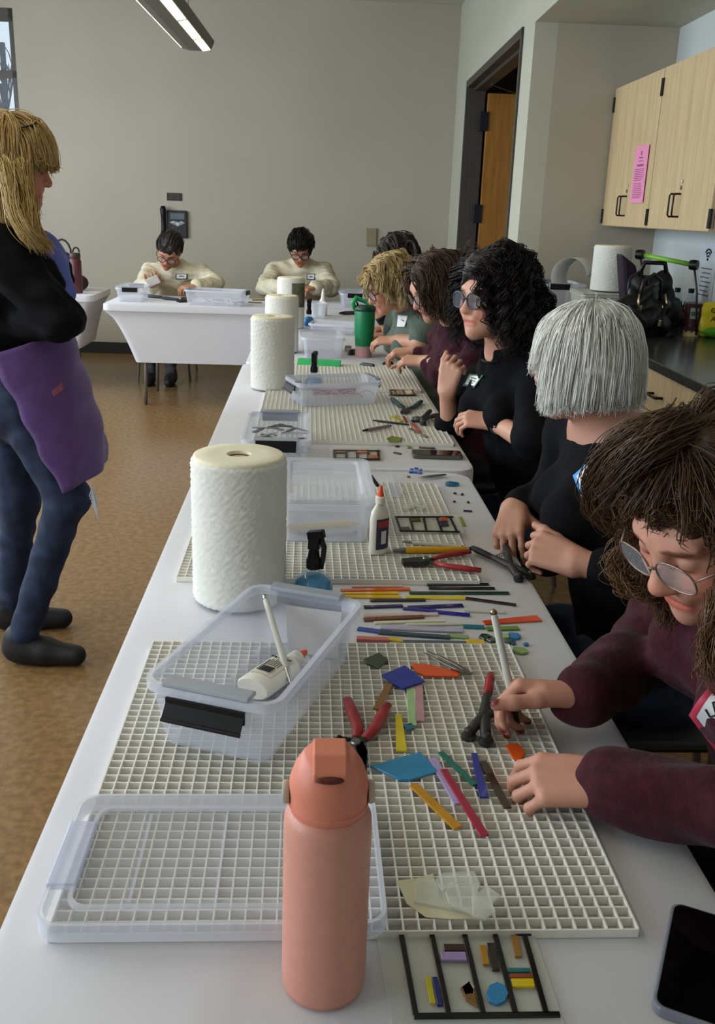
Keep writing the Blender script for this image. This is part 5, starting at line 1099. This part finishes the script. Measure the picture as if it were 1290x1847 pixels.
# --- curly haired woman
J = dict(head=Y3(888, 535, 2.78), f=(-.84, -.52, -.06), u=(-.04, 0, 1), neck=Y3(908, 632, 2.85), pel=(.80, 2.92, .50), bf=(-.9, -.35, 0),
         sL=Y3(972, 692, 2.72), sR=Y3(862, 690, 3.05), eL=Y3(962, 800, 2.55), eR=Y3(815, 772, 3.05), wL=Y3(893, 762, 2.78), wR=Y3(806, 706, 2.98))
P3 = person('woman with dark curly hair and glasses in black top, one fist raised', J, m_black, m_jean, 'd09a82',
   dict(L=H((-.93, .35, .03), (-.1, -.45, .9), [(28, 38, 25), (34, 42, 28), (38, 44, 30), (42, 44, 30)]), R=H((.12, -.15, 1), (-.55, -.8, .1), [(55, 60, 40), (60, 65, 45), (65, 68, 45), (68, 68, 45)], ((.5, .85, -.4), 20))),
   vox=.0042, sleeve=(-.95, -.95), wamp=.003, girth=1.05, bust=.7, eyes=True, vneck=.1)
hair(P3[0], J['head'], P3[3], 1.03, lin('231a18'), dict(part=.02, L=.235, g=.5, vol=.036, curl=.009, cw=.045, out=.1, mass=[((.078, -.02, -.05), (.045, .065, .095)), ((-.078, -.02, -.05), (.04, .06, .095)), ((0, -.08, -.05), (.08, .05, .1)), ((0, -.02, .06), (.09, .1, .08))]), N=5000, seed=8, r=.0015)
glasses(P3[0], P3[2], M('slate_frame', '3c444e', .3), .026, .85, lens=M('smoky_lens', '6a7078', .08, alpha=.5, var=0), thick=.0028)
MB().tube([Vector(P3[4]['neck'] + A3((.052*math.cos(a) - .012, .052*math.sin(a) - .01, -.012-.02*math.cos(a-3.6)))) for a in [i*6.283/20 for i in range(21)]], .004, 6).build('necklace', m_blk, P3[0], world=True)
# --- woman in plum cardigan
J = dict(head=Y3(786, 517, 3.62), f=(-.82, -.30, -.48), u=(-.3, -.1, .95), neck=Y3(822, 590, 3.70), pel=(.74, 3.72, .50), bf=(-1, -.1, 0),
         sL=Y3(868, 628, 3.55), sR=Y3(800, 610, 3.90), eL=Y3(845, 662, 3.50), eR=Y3(790, 655, 3.95), wL=Y3(765, 652, 3.80), wR=Y3(748, 634, 4.0))
P4 = person('woman with brown hair in plum cardigan, head bowed over her hands', J, m_plum, m_dpant, 'cf9a80',
   dict(L=H((-.85, .5, -.05), (-.2, -.3, .95), [(35, 45, 30)]*4), R=H((-.95, .1, -.1), (-.2, -.2, .95), [(38, 48, 30)]*4)), vox=.005, sleeve=(.62, .75), wamp=.004, girth=1.1, bust=.75)
hair(P4[0], J['head'], P4[3], 1.0, lin('4a3628'), dict(part=.0, L=.2, g=.5, vol=.03, curl=.005, cw=.1, mass=[((.07, -.02, -.05), (.03, .055, .08)), ((-.07, -.02, -.05), (.03, .055, .08)), ((0, -.07, -.05), (.07, .04, .08))]), N=3500, seed=11, r=.0015)
glasses(P4[0], P4[2], M('dark_frame', '2a2226', .3), .024, .85, thick=.0022)
# --- blond woman in sage tee
J = dict(head=Y3(697, 513, 4.42), f=(-.80, -.32, -.52), u=(-.36, -.1, .92), neck=Y3(735, 558, 4.50), pel=(.70, 4.50, .50), bf=(-1, -.1, 0),
         sL=Y3(768, 590, 4.35), sR=Y3(718, 575, 4.72), eL=Y3(758, 618, 4.30), eR=Y3(712, 610, 4.75), wL=Y3(714, 614, 4.42), wR=Y3(700, 606, 4.75))
P5 = person('blond woman with dark glasses in sage green tee, bent over the table', J, m_sage, m_dpant, 'c99278',
   dict(L=H((-.9, .35, -.1), (-.1, -.3, .95), [(30, 40, 25)]*4), R=H((-.95, .1, -.1), (-.1, -.2, .95), [(35, 45, 25)]*4)), vox=.0055, sleeve=(-.7, -.7), wamp=.003, girth=1.05, bust=.75)
hair(P5[0], J['head'], P5[3], 1.0, lin('b59a66'), dict(part=.02, L=.18, g=.5, fringe=.03, vol=.04, curl=.006, cw=.09, mass=[((.07, -.02, -.04), (.035, .06, .06)), ((-.07, -.02, -.04), (.035, .06, .06)), ((0, -.075, -.03), (.075, .04, .07))]), N=2600, seed=12, r=.002, tip=lin('cdb98c'))
glasses(P5[0], P5[2], M('dark_frame', '2a2226', .3), .025, .9, thick=.0026)
# --- woman behind her
J = dict(head=Y3(716, 468, 5.25), f=(-.78, -.1, -.62), u=(-.55, .0, .83), neck=Y3(748, 515, 5.3), pel=(.78, 5.35, .50), bf=(-1, -.05, 0),
         sL=Y3(752, 545, 5.15), sR=Y3(735, 530, 5.5), eL=Y3(705, 600, 5.1), eR=Y3(700, 590, 5.5), wL=Y3(688, 570, 5.08), wR=Y3(690, 592, 5.3))
P6 = person('woman with long dark hair in slate top, half hidden behind the blond woman', J, m_slate, m_dpant, 'c08a70',
   dict(L=H((-.35, .1, .9), (.2, -.9, .2), [(40, 50, 30)]*4), R=H((-.95, 0, -.1), (0, 0, 1), [(35, 45, 25)]*4)), vox=.006, sleeve=(-.9, -.9), wamp=.003)
hair(P6[0], J['head'], P6[3], 1.06, lin('33261f'), dict(part=.0, L=.26, g=.5, vol=.02, mass=[((.065, -.02, -.04), (.03, .055, .07)), ((-.065, -.02, -.04), (.03, .055, .07)), ((0, -.07, -.05), (.07, .04, .09))]), N=1200, seed=13, r=.0028)
w_ = P6[4]['wL']*.85 + P6[4]['eL']*.15; d_ = nrm(P6[4]['wL']-P6[4]['eL']); MB().tube([Vector(w_-d_*.02), Vector(w_+d_*.02)], .036, 16).build('wristwatch', m_blk, P6[0], world=True, bevel=.004)
# --- the two in cream at the cross table
J = dict(head=Y3(305, 452, 7.82), f=(-.10, -.76, -.62), u=(.18, -.5, .85), neck=Y3(318, 483, 8.0), pel=(-1.22, 8.25, .50), bf=(0, -1, 0),
         sL=Y3(362, 493, 8.0), sR=Y3(272, 492, 8.0), eL=Y3(388, 512, 7.72), eR=Y3(258, 518, 7.75), wL=Y3(352, 516, 7.5), wR=Y3(276, 517, 7.52))
P7 = person('woman with pinned dark hair in cream sweatshirt, looking down at a phone', J, m_cream, M('grey_trousers', '4a4a4e', .9), 'b98468',
   dict(L=H((-.85, -.45, -.1), (0, -.2, .97), [(38, 45, 25)]*4, sc=1.1), R=H((.35, -.6, .55), (.5, -.75, -.2), [(40, 50, 30)]*4, sc=1.1)), vox=.007, hs=1.14, sleeve=(.9, .9), wamp=.005, girth=1.15, fit=.03, brow=(.2, .15, .12))
hair(P7[0], J['head'], P7[3], 1.16, lin('2a2422'), dict(sweep=lambda p: (.0, -1, .1), L=.11, g=.0, vol=.008, hug=True), N=900, seed=14, r=.003)
glasses(P7[0], P7[2], M('brown_frame', '3a2c28', .3), .026, .9, thick=.0028)
pc = Y3(276, 507, 7.42); o = MB().obox(pc, (.045, 0, .02), (0, .004, 0), (-.012, -.01, .03)).build('phone', M('white_phone', 'cfcac4', .3), bevel=.004); tag(o, 'pale phone held up by the woman in cream at the cross table', 'phone')
J = dict(head=Y3(543, 447, 7.85), f=(-.03, -.80, -.60), u=(.0, -.55, .83), neck=Y3(541, 478, 8.0), pel=(-.09, 8.25, .50), bf=(0, -1, 0),
         sL=Y3(582, 490, 8.0), sR=Y3(497, 490, 8.0), eL=Y3(598, 518, 7.72), eR=Y3(478, 518, 7.75), wL=Y3(566, 519, 7.5), wR=Y3(512, 519, 7.52))
P8 = person('person with short black hair and glasses in cream sweatshirt at the cross table', J, m_cream, m_dpant, 'b67f62',
   dict(L=H((-.7, -.6, -.1), (0, -.2, .97), [(40, 45, 25)]*4, sc=1.1), R=H((.7, -.6, -.1), (0, -.2, .97), [(40, 45, 25)]*4, sc=1.1)), vox=.007, hs=1.12, sleeve=(.9, .9), wamp=.005, girth=1.1, fit=.03, brow=(.15, .12, .1))
hair(P8[0], J['head'], P8[3], 1.15, lin('16130f'), dict(sweep=lambda p: (.2, .8, .1), L=.09, g=.0, vol=.014, hug=True, fringe=.055), N=1000, seed=15, r=.003)
glasses(P8[0], P8[2], M('black_frame', '141214', .3), .027, .85, thick=.0034)
# --- the standing woman
J = dict(head=Y3(22, 296, 2.93), f=(.97, .12, -.2), u=(.15, .0, 1), neck=Y3(0, 398, 2.95), pel=Y3(18, 690, 2.93), bf=(1, .05, 0),
         sR=Y3(-2, 452, 2.77), sL=Y3(0, 440, 3.12), eR=Y3(108, 575, 2.75), eL=Y3(95, 560, 3.12), wR=Y3(5, 585, 2.86), wL=Y3(30, 560, 2.95),
         hR=Y3(30, 720, 2.84), hL=Y3(12, 715, 3.02), kR=Y3(122, 895, 2.83), kL=Y3(35, 900, 3.03))
J['aR'] = np.array([*atz(38, 1150, .09)[:2], .10]); J['aR'][1] = 2.80; J['aR'][:2] = Y3(42, 1125, 2.80)[:2]; J['aL'] = np.array([*Y3(22, 1085, 3.05)[:2], .10])
J['footR'] = (1, -.12, 0); J['footL'] = (1, .1, 0)
P9 = person('blond woman standing at left in black sweater, purple apron and ripped jeans', J, m_black, m_jean, 'b87a60',
   dict(L=H((-.8, -.2, .1), (0, -.9, .2), [(20, 25, 15)]*4), R=H((-.85, .3, .1), (.2, .9, .2), [(20, 25, 15)]*4)), vox=.004, sleeve=(.95, .95), wamp=.005, girth=.92, bust=1.0, armr=1.08, shoe='0e0e10', fit=.016, pamp=.0018)
hair(P9[0], J['head'], P9[3], 1.04, lin('a98a55'), dict(pole=(0, -.2, 1), L=.34, g=.35, vol=.026, volf=lambda q: .45 if q[1] > .02 else 1, front=.1, fringe=.018, curl=.003, cw=.15, mass=[((.07, -.025, -.06), (.028, .055, .1)), ((-.07, -.025, -.06), (.028, .055, .1)), ((0, -.07, -.08), (.075, .045, .13))]), N=7000, seed=21, r=.0012, tip=lin('c9b07c'))
lock(P9[0], [Y3(40, 300, 2.80), Y3(52, 350, 2.79), Y3(58, 395, 2.77), Y3(68, 425, 2.77), Y3(84, 446, 2.78)], 500, .013, .0012, lin('b99b62'), 7)
lock(P9[0], [Y3(10, 300, 2.79), Y3(22, 350, 2.77), Y3(30, 390, 2.75), Y3(48, 420, 2.74), Y3(66, 440, 2.76)], 500, .015, .0012, lin('c2a66e'), 8)
Lh = P9[2]; glasses(P9[0], lambda x, y, z: Lh(x*1.05, .045 + (y-.104)*.9 + .012, .118 + z*.5 + (y-.104)*.5), M('dark_tortoise', '1e1512', .25), .026, .85, lens=M('smoky_lens', '6a7078', .08, alpha=.5, var=0), thick=.003)
m_purple = M('purple_canvas', '4c2b66', .85, var=.12, vscale=25, bump=.3, bscale=260, sheen=.2)
n1, n2 = 26, 36; vs = []; fs = []; rs = random.Random(3)
for i in range(n1+1):
    q = i/n1; e = Vector(aty(-20 + 132*q, 640 + 250*q, 2.76 - .03*q)); sp_ = np.interp(q, [0, .2, .5, .8, 1], [118, 136, 160, 184, 184]); fpt = Vector(aty(sp_, 592 + (845-592)*q, 2.90)); ym = 2.93; yb = 3.12
    for j in range(n2+1):
        s_ = j/n2; a = s_*math.pi; x = e.x + (fpt.x-e.x)*math.sin(min(a, math.pi-.25*q) if a > math.pi/2 else a)**.9; y = (ym - (ym-e.y)*math.cos(a)) if a < math.pi/2 else (ym + (yb-ym)*-math.cos(a))
        z = e.z + (fpt.z-e.z)*math.sin(a); w = .006*math.sin(s_*19+q*7)*q + .004*math.sin(q*23+s_*9); vs.append((x + w, y + w*.5, z))
for i in range(n1):
    for j in range(n2): fs.append((i*(n2+1)+j, i*(n2+1)+j+1, (i+1)*(n2+1)+j+1, (i+1)*(n2+1)+j))
ap = MB().add(vs, fs).build('apron', m_purple, P9[0], smooth=True, world=True, solid=.003)
rp = MB()
for k in range(9): rp.tube([Y3(160 + k*2, 868 + k*4, 2.77), Y3(166 + k, 880 + k*5, 2.765), Y3(161 + k*2, 896 + k*5, 2.77)], .0016, 5)
rp.build('frayed_rip', M('pale_threads', 'b8bcc6', .9), P9[0], world=True)
tr = bvh(ap); hv = hit(tr, 14, 630, .003)
if hv: MB().lathe([(.012, 0), (.02, 0), (.021, .003), (.0125, .004)], 24, T=frame_T(hv, CR, CU)).build('grommet', M('gunmetal', '3a3438', .4, metal=.6), ap, world=True)
r_ = sticker('apron_label', ap, tr, ((93, 706), (112, 688), (116, 702), (97, 716)), M('rose_patch', '8a4a5a', .8))
sh = Sdf().ell(Y3(84, 478, 2.97), (.06, .09, .09)).cone(Y3(60, 450, 2.97), Y3(92, 520, 2.97), .06, .07, .03); V, F = sh.mesh(.006, wr(.003, 1, 2)); np_obj('shirt', V, F, M('periwinkle_cotton', '5a64a8', .85), P9[0])
# chairs under the seated people
for (x, y, b, lab) in ((.80, 1.10, (-1, 0), 'black chair under the woman in the maroon sweater'), (.78, 1.85, (-1, 0), 'black chair under the white haired woman'), (.74, 2.88, (-1, 0), 'black chair under the dark curly haired woman'), (.76, 3.72, (-1, 0), 'black chair under the woman in the plum cardigan'), (.72, 4.52, (-1, 0), 'black chair under the blond seated woman'), (.80, 5.35, (-1, 0), 'black chair under the woman in the slate top'), (-1.22, 8.27, (0, -1), 'black chair behind the cross table under the woman in cream'), (-.09, 8.27, (0, -1), 'black chair under the black haired person in cream')):
    chair(x, y, b, lab, back=x < 0)
# ------------------------------------------------------------------ name tags, watch, cutter in the hand
def pers_tag(P, q, bord, lines, mat=None, r=.0011, inner=True, col=None):
    tr = bvh(P[1]); s = sticker('name_tag', P[0], tr, q, M('tag_'+bord, bord, .6) if inner else m_tag)
    if not s: return
    o, co = s; q = [A3(p) for p in q]; c = sum(q)/4
    if inner:
        g = [(.12, .14), (.88, .14), (.88, .86), (.12, .86)]; X = lambda a, b: np.array([1, a, b, a*b, a*a, b*b])@co - A3(CF)*.0068
        n = 6; vs = []; fs = []
        for i in range(n+1):
            for j in range(n+1): vs.append(X(.1+.8*i/n, .13+.74*j/n))
        for i in range(n):
            for j in range(n): fs.append((i*(n+1)+j, (i+1)*(n+1)+j, (i+1)*(n+1)+j+1, i*(n+1)+j+1))
        MB().add(vs, fs).build('tag_panel', m_tag, o, world=True, smooth=True)
    if lines: stick_lines('tag_writing', o, co, lines, r, col or m_ink, .0048)
    return o, co
t1 = pers_tag(P1, ((1278, 1236), (1350, 1290), (1318, 1392), (1240, 1288)), 'b5344a', [[(.36, .22), (.26, .2), (.2, .3), (.28, .38), (.36, .46), (.28, .6), (.16, .56)], [(.42, .36), (.42, .52), (.48, .58), (.54, .5), (.54, .36), (.55, .58)], [(.7, .38), (.62, .38), (.62, .46), (.7, .5), (.7, .58), (.61, .58)], [(.3, .74), (.5, .8), (.7, .74)]], r=.0012)
t2 = pers_tag(P2, ((1062, 832), (1082, 864), (1051, 903), (1033, 858)), '5f9fd8', [[(.3, .3), (.3, .7), (.42, .7)], [(.5, .45), (.5, .7)], [(.66, .45), (.58, .5), (.66, .6), (.58, .7)], [(.74, .7), (.8, .45), (.86, .7)]], r=.0012)
t3 = pers_tag(P3, ((847, 674), (872, 677), (855, 700), (834, 696)), '2f6a44', [[(.3, .3), (.7, .35)], [(.25, .5), (.75, .55)], [(.3, .68), (.65, .7)]], r=.0016, col=M('ink_grey', '4a5250', .6))
pers_tag(P5, ((718, 568), (736, 570), (730, 590), (716, 590)), 'e6e6e6', [[(.4, .4), (.7, .5)]], r=.0016, inner=False)
pers_tag(P4, ((742, 612), (758, 609), (760, 622), (744, 627)), 'e6e6e6', [[(.3, .5), (.7, .5)]], r=.0014, inner=False)
pers_tag(P7, ((317, 494), (339, 494), (338, 504), (317, 504)), '4a5a4a', [[(.3, .5), (.45, .4), (.7, .5)]], r=.003)
pers_tag(P8, ((554, 494), (569, 494), (568, 505), (553, 505)), '4a5a4a', [[(.3, .5), (.7, .5)]], r=.003)
w_, e_ = P3[4]['wL'], P3[4]['eL']; d_ = nrm(w_-e_); cw = e_*.12 + w_*.88
MB().tube([Vector(cw-d_*.008), Vector(cw+d_*.008)], .033, 20, flat=.95).build('watch_band', M('grey_band', '4a4650', .5), P3[0], world=True)
MB().obox(Vector(cw) + Vector((-.012, -.030, .012)), Vector(d_)*.014, Vector((.012, -.002, .012)), Vector((-.002, -.003, .003))).build('watch_face', M('dark_watch_face', '26282e', .2), P3[0], world=True, bevel=.002)
a = atz(936, 1314, .757); b = Vector(aty(889, 1098, a.y + .035))
GC = pen('chrome ball ended glass cutter held upright by the woman in maroon', a, b, .0056, m_pearl, m_blk, grp='glass cutters', ball=M('brass_ball', '9a8a6a', .2, metal=1))
# ------------------------------------------------------------------ things on the counter
ZK = .9105
def ck(px, py): return atz(px, py, ZK)
c = ck(1085, 580); TB = thing('storage_tub', 'frosted white tub on the counter carrying a paper roll', 'storage tub', c, R(-4), None); tub_mb(.30, .34, .15, .02).build('tub', M('milky_plastic', 'cfd0c4', .35, alpha=.85), TB, smooth=True, auto=35); MB().box((-.152, -.172, .15), (.152, .172, .158)).build('lid', M('milky_plastic', 'cfd0c4', .35, alpha=.85), TB, bevel=.004)
q = Vector(aty(1096, 545, c.y)); paper_roll('paper_towel_roll', (q.x, c.y), .098, .235, ZK+.1585, 'white paper roll standing on the tub on the counter')
c2_ = Vector((c.x - .18, c.y + .42, ZK)); b2 = bin_('clear bin with black latch on the counter beside the alcove wall', c2_, 0, .30, .36, .17, mat=M('clear_polypropylene', 'dfe6f6'))
mb = MB(); n = 16; base = Vector((c.x-.12, c.y+.30, ZK+.172)); vs = []
for i in range(n+1):
    a_ = math.pi*1.25*i/n; vs += [base + Vector((.10*math.cos(a_), 0, .04+.10*math.sin(a_)))*1, base + Vector((.10*math.cos(a_)+.12, .12, .04+.10*math.sin(a_)))]
mb.add(vs, [(2*i, 2*i+2, 2*i+3, 2*i+1) for i in range(n)]); tag(mb.build('curled_paper', m_paper, smooth=True, solid=.001), 'curled white paper sheet behind the roll on the counter', 'paper sheet')
m_lea = M('black_leather', '101013', .38, bump=.3, bscale=90)
hb = ck(1152, 606); HB = thing('handbag', 'black leather handbag with gold clips standing on the counter', 'handbag', hb, R(20)); S_ = Sdf().cone((-.12, 0, .05), (.11, 0, .05), .06, .06, .04).cone((-.10, 0, .15), (.10, 0, .15), .04, .04, .05).cone((-.07, 0, .21), (.07, 0, .21), .02, .02, .05).ell((0, -.05, .08), (.08, .03, .05), None, .02)
V, F = S_.mesh(.006, wr(.006, .8, 4)); V = V@np.array(Matrix.Rotation(R(20), 3, 'Z')).T + np.array(hb); np_obj('body', V, F, m_lea, HB)
for s in (-1, 1):
    MB().tube([(s*.06, -.045*s, .17), (s*.05, -.05*s, .26), (0, -.055*s, .29), (-s*.05, -.05*s, .26), (-s*.06, -.045*s, .17)], .008, 8).build('handle', m_lea, HB, smooth=True)
    MB().tube([(s*.075, -.06, .20), (s*.082, -.07, .16), (s*.07, -.072, .12), (s*.06, -.068, .15)], .005, 8).build('clip', M('pale_gold', 'c8b48c', .25, metal=.9), HB, smooth=True)
MB().tube([(.10, -.05, .2), (.05, -.09, .1), (-.05, -.1, .07), (-.13, -.06, .15)], .010, 8, flat=.5).build('strap', m_lea, HB, smooth=True); MB().box((.03, -.092, .055), (.048, -.084, .085)).build('lock_tag', M('pale_gold', 'c8b48c', .25, metal=.9), HB, bevel=.003)
h2 = hb + Vector((.10, .20, 0)); H2 = thing('handbag', 'slouchy black bag behind the leather handbag on the counter', 'handbag', h2); S_ = Sdf().cone((-.09, 0, .08), (.09, 0, .1), .08, .08, .05).cone((-.05, 0, .22), (.05, 0, .24), .05, .05, .05); V, F = S_.mesh(.008, wr(.01, .8, 6)); np_obj('body', V + np.array(h2), F, M('black_nylon', '141417', .6), H2)
MB().tube([(-.07, 0, .25), (-.05, -.02, .33), (.05, -.02, .33), (.08, 0, .25)], .012, 8).build('strap', m_lea, H2, smooth=True)
p = Vector(aty(1138, 490, hb.y+.35)); o = MB().obox((p.x, p.y, p.z-.1), (.045, 0, -.03), (0, .05, 0), (-.03, 0, .16)).build('folded_bag', M('aubergine_fabric', '2c1a2a', .8), bevel=.02); tag(o, 'dark aubergine folded bag leaning beside the counter paper roll', 'bag')
yk = hb.y + .22; a, b = Vector(aty(1155, 459, yk)), Vector(aty(1252, 478, yk-.18)); GH = thing('carrier', 'wire carrier with bright green grip bar behind the handbags on the counter', 'carrier', (a.x, a.y, ZK))
MB().tube([a, b], .011, 10).build('grip_bar', M('lime_grip', '7cb83a', .4), GH, smooth=True, world=True)
for e in (a, b):
    MB().lathe([(0, -.02), (.022, -.018), (.024, 0), (.022, .018), (0, .02)], 16, T=frame_T(e, (b-a).cross(Vector((0, 0, 1))), (0, 0, 1))).build('end_knob', m_blk, GH, world=True, smooth=True, auto=40)
    MB().tube([e, e + Vector((.02, -.03, -.12)), Vector((e.x+.05, e.y-.02, ZK+.01))], .005, 6).build('wire_leg', m_iron, GH, world=True, smooth=True)
for k, (px, py, lab) in enumerate(((1214, 590, 'dark red drink bottle left of the group behind the maroon can'), (1238, 592, 'dark red drink bottle in the middle of the group behind the maroon can'), (1270, 590, 'dark red drink bottle at right of the group, by the sign'))):
    c = ck(px, py); t = thing('drink_bottle', lab, 'bottle', c, 0, 'dark red drink bottles'); MB().lathe([(0, 0), (.03, 0), (.033, .006), (.033, .11), (.028, .135)], 24).build('drink', M('dark_red_drink', '3a0f16', .15, coat=.5), t, smooth=True, auto=50)
    MB().lathe([(.0335, .10), (.029, .137), (.016, .165), (.0125, .175), (.0125, .185)], 24).build('neck', M('clear_bottle', 'bcd8e8'), t, smooth=True, auto=60); MB().lathe([(.0145, .178), (.0145, .2), (0, .2)], 20).build('cap', m_blk, t, smooth=True, auto=40)
c = ck(1246, 606) ; t = thing('snack_can', 'dark maroon can with cream base and printed label on the counter', 'can', c); MB().lathe([(0, 0), (.036, 0), (.037, .004), (.0385, .04)], 32).build('base', M('cream_card', 'c9b47c', .6), t, smooth=True, auto=50)
MB().lathe([(.0386, .035), (.042, .15), (.043, .154), (0, .156)], 32).build('sleeve', M('maroon_print', '3c1018', .45), t, smooth=True, auto=50)
dr = MB()
for k in range(9):
    a_ = R(190 + k*20); dr.ball((.0378*math.cos(a_), .0378*math.sin(a_), .036 - .006*(k % 2)), (.007, .007, .010), 8, 6)
dr.build('drip_print', M('maroon_print', '3c1018', .45), t, smooth=True)
lp = MB(); vs = []
for k in range(7): a_ = R(225 + k*9); vs += [(.0412*math.cos(a_), .0412*math.sin(a_), .085), (.0425*math.cos(a_), .0425*math.sin(a_), .135)]
lp.add(vs, [(2*i, 2*i+2, 2*i+3, 2*i+1) for i in range(6)]); lp.build('label', M('sage_label', '8a9a88', .6), t, smooth=True)
tv = frame_T(Vector(c) + Vector((-.009, -.0424, .108)), (1, -.15, 0), (0, 0, 1)); text('label_text', 'SEA', .026, tv, m_ink, t, .0005)
c = ck(1291, 609); t = thing('candy_bag', 'yellow and green candy bag at the right end of the counter things', 'candy bag', c, R(-8)); S_ = Sdf().cone((-.05, 0, .05), (.05, 0, .05), .045, .045, .03, ((0, 1, 0), .55)).cone((-.055, 0, .13), (.055, 0, .13), .035, .035, .05, ((0, 1, 0), .4)); V, F = S_.mesh(.005, wr(.002, 1, 3)); np_obj('bag', V@np.array(Matrix.Rotation(R(-8), 3, 'Z')).T + np.array(c), F, M('candy_yellow', 'c9b21a', .35), t)
MB().ball((0, -.004, .03), (.088, .03, .03), 20, 10).build('bag_foot', M('candy_green', '4a8a1c', .35), t, smooth=True)
for k, (wd, z) in enumerate((('OUR', .128), ('ATCH', .09))): text('lettering', wd, .034, frame_T(Vector(c) + Vector((-.052, -.038 + .014*(z > .1), z)), (1, -.14, 0), (0, 0, 1)), M('brown_print', '4a2a12', .5), t, .004, 'LEFT')
c = ck(1250, 575); o = MB().obox((c.x+.04, c.y+.1, ZK+.13), (.06, 0, .01), (0, .03, 0), (0, .01, .13)).build('striped_pouch', M('tan_stripe', '9a7a6a', .7, col2='c8b8ac', vscale=6, stretch=(9, 1, .3)), bevel=.015); tag(o, 'tan and grey striped pouch behind the drink bottles', 'pouch')
# sign with the wireless mark
sg = thing('wall_sign', 'white printed sign with a wireless mark on the alcove wall', 'sign', room(UA-.002, 4.905, 1.19), RA); MB().box((-.002, -.11, -.15), (.001, .11, .15)).build('sheet', M('sign_white', 'c4cad0', .6), sg)
wf = MB()
for rr in (.018, .034, .05): wf.tube([(-.003, rr*math.sin(a), .065 + rr*math.cos(a)) for a in [R(-48 + 12*i) for i in range(9)]], .0045, 6)
wf.ball((-.003, 0, .065), .007, 8, 6); wf.build('wireless_mark', m_ink, sg)
lp = MB()
for k in range(7): lp.box((-.0035, -.07 + .012*(k % 3), .02-k*.022-.004), (-.002, .07 - .015*(k % 2), .02-k*.022+.003))
lp.build('print', M('grey_print', '6a7078', .6), sg)
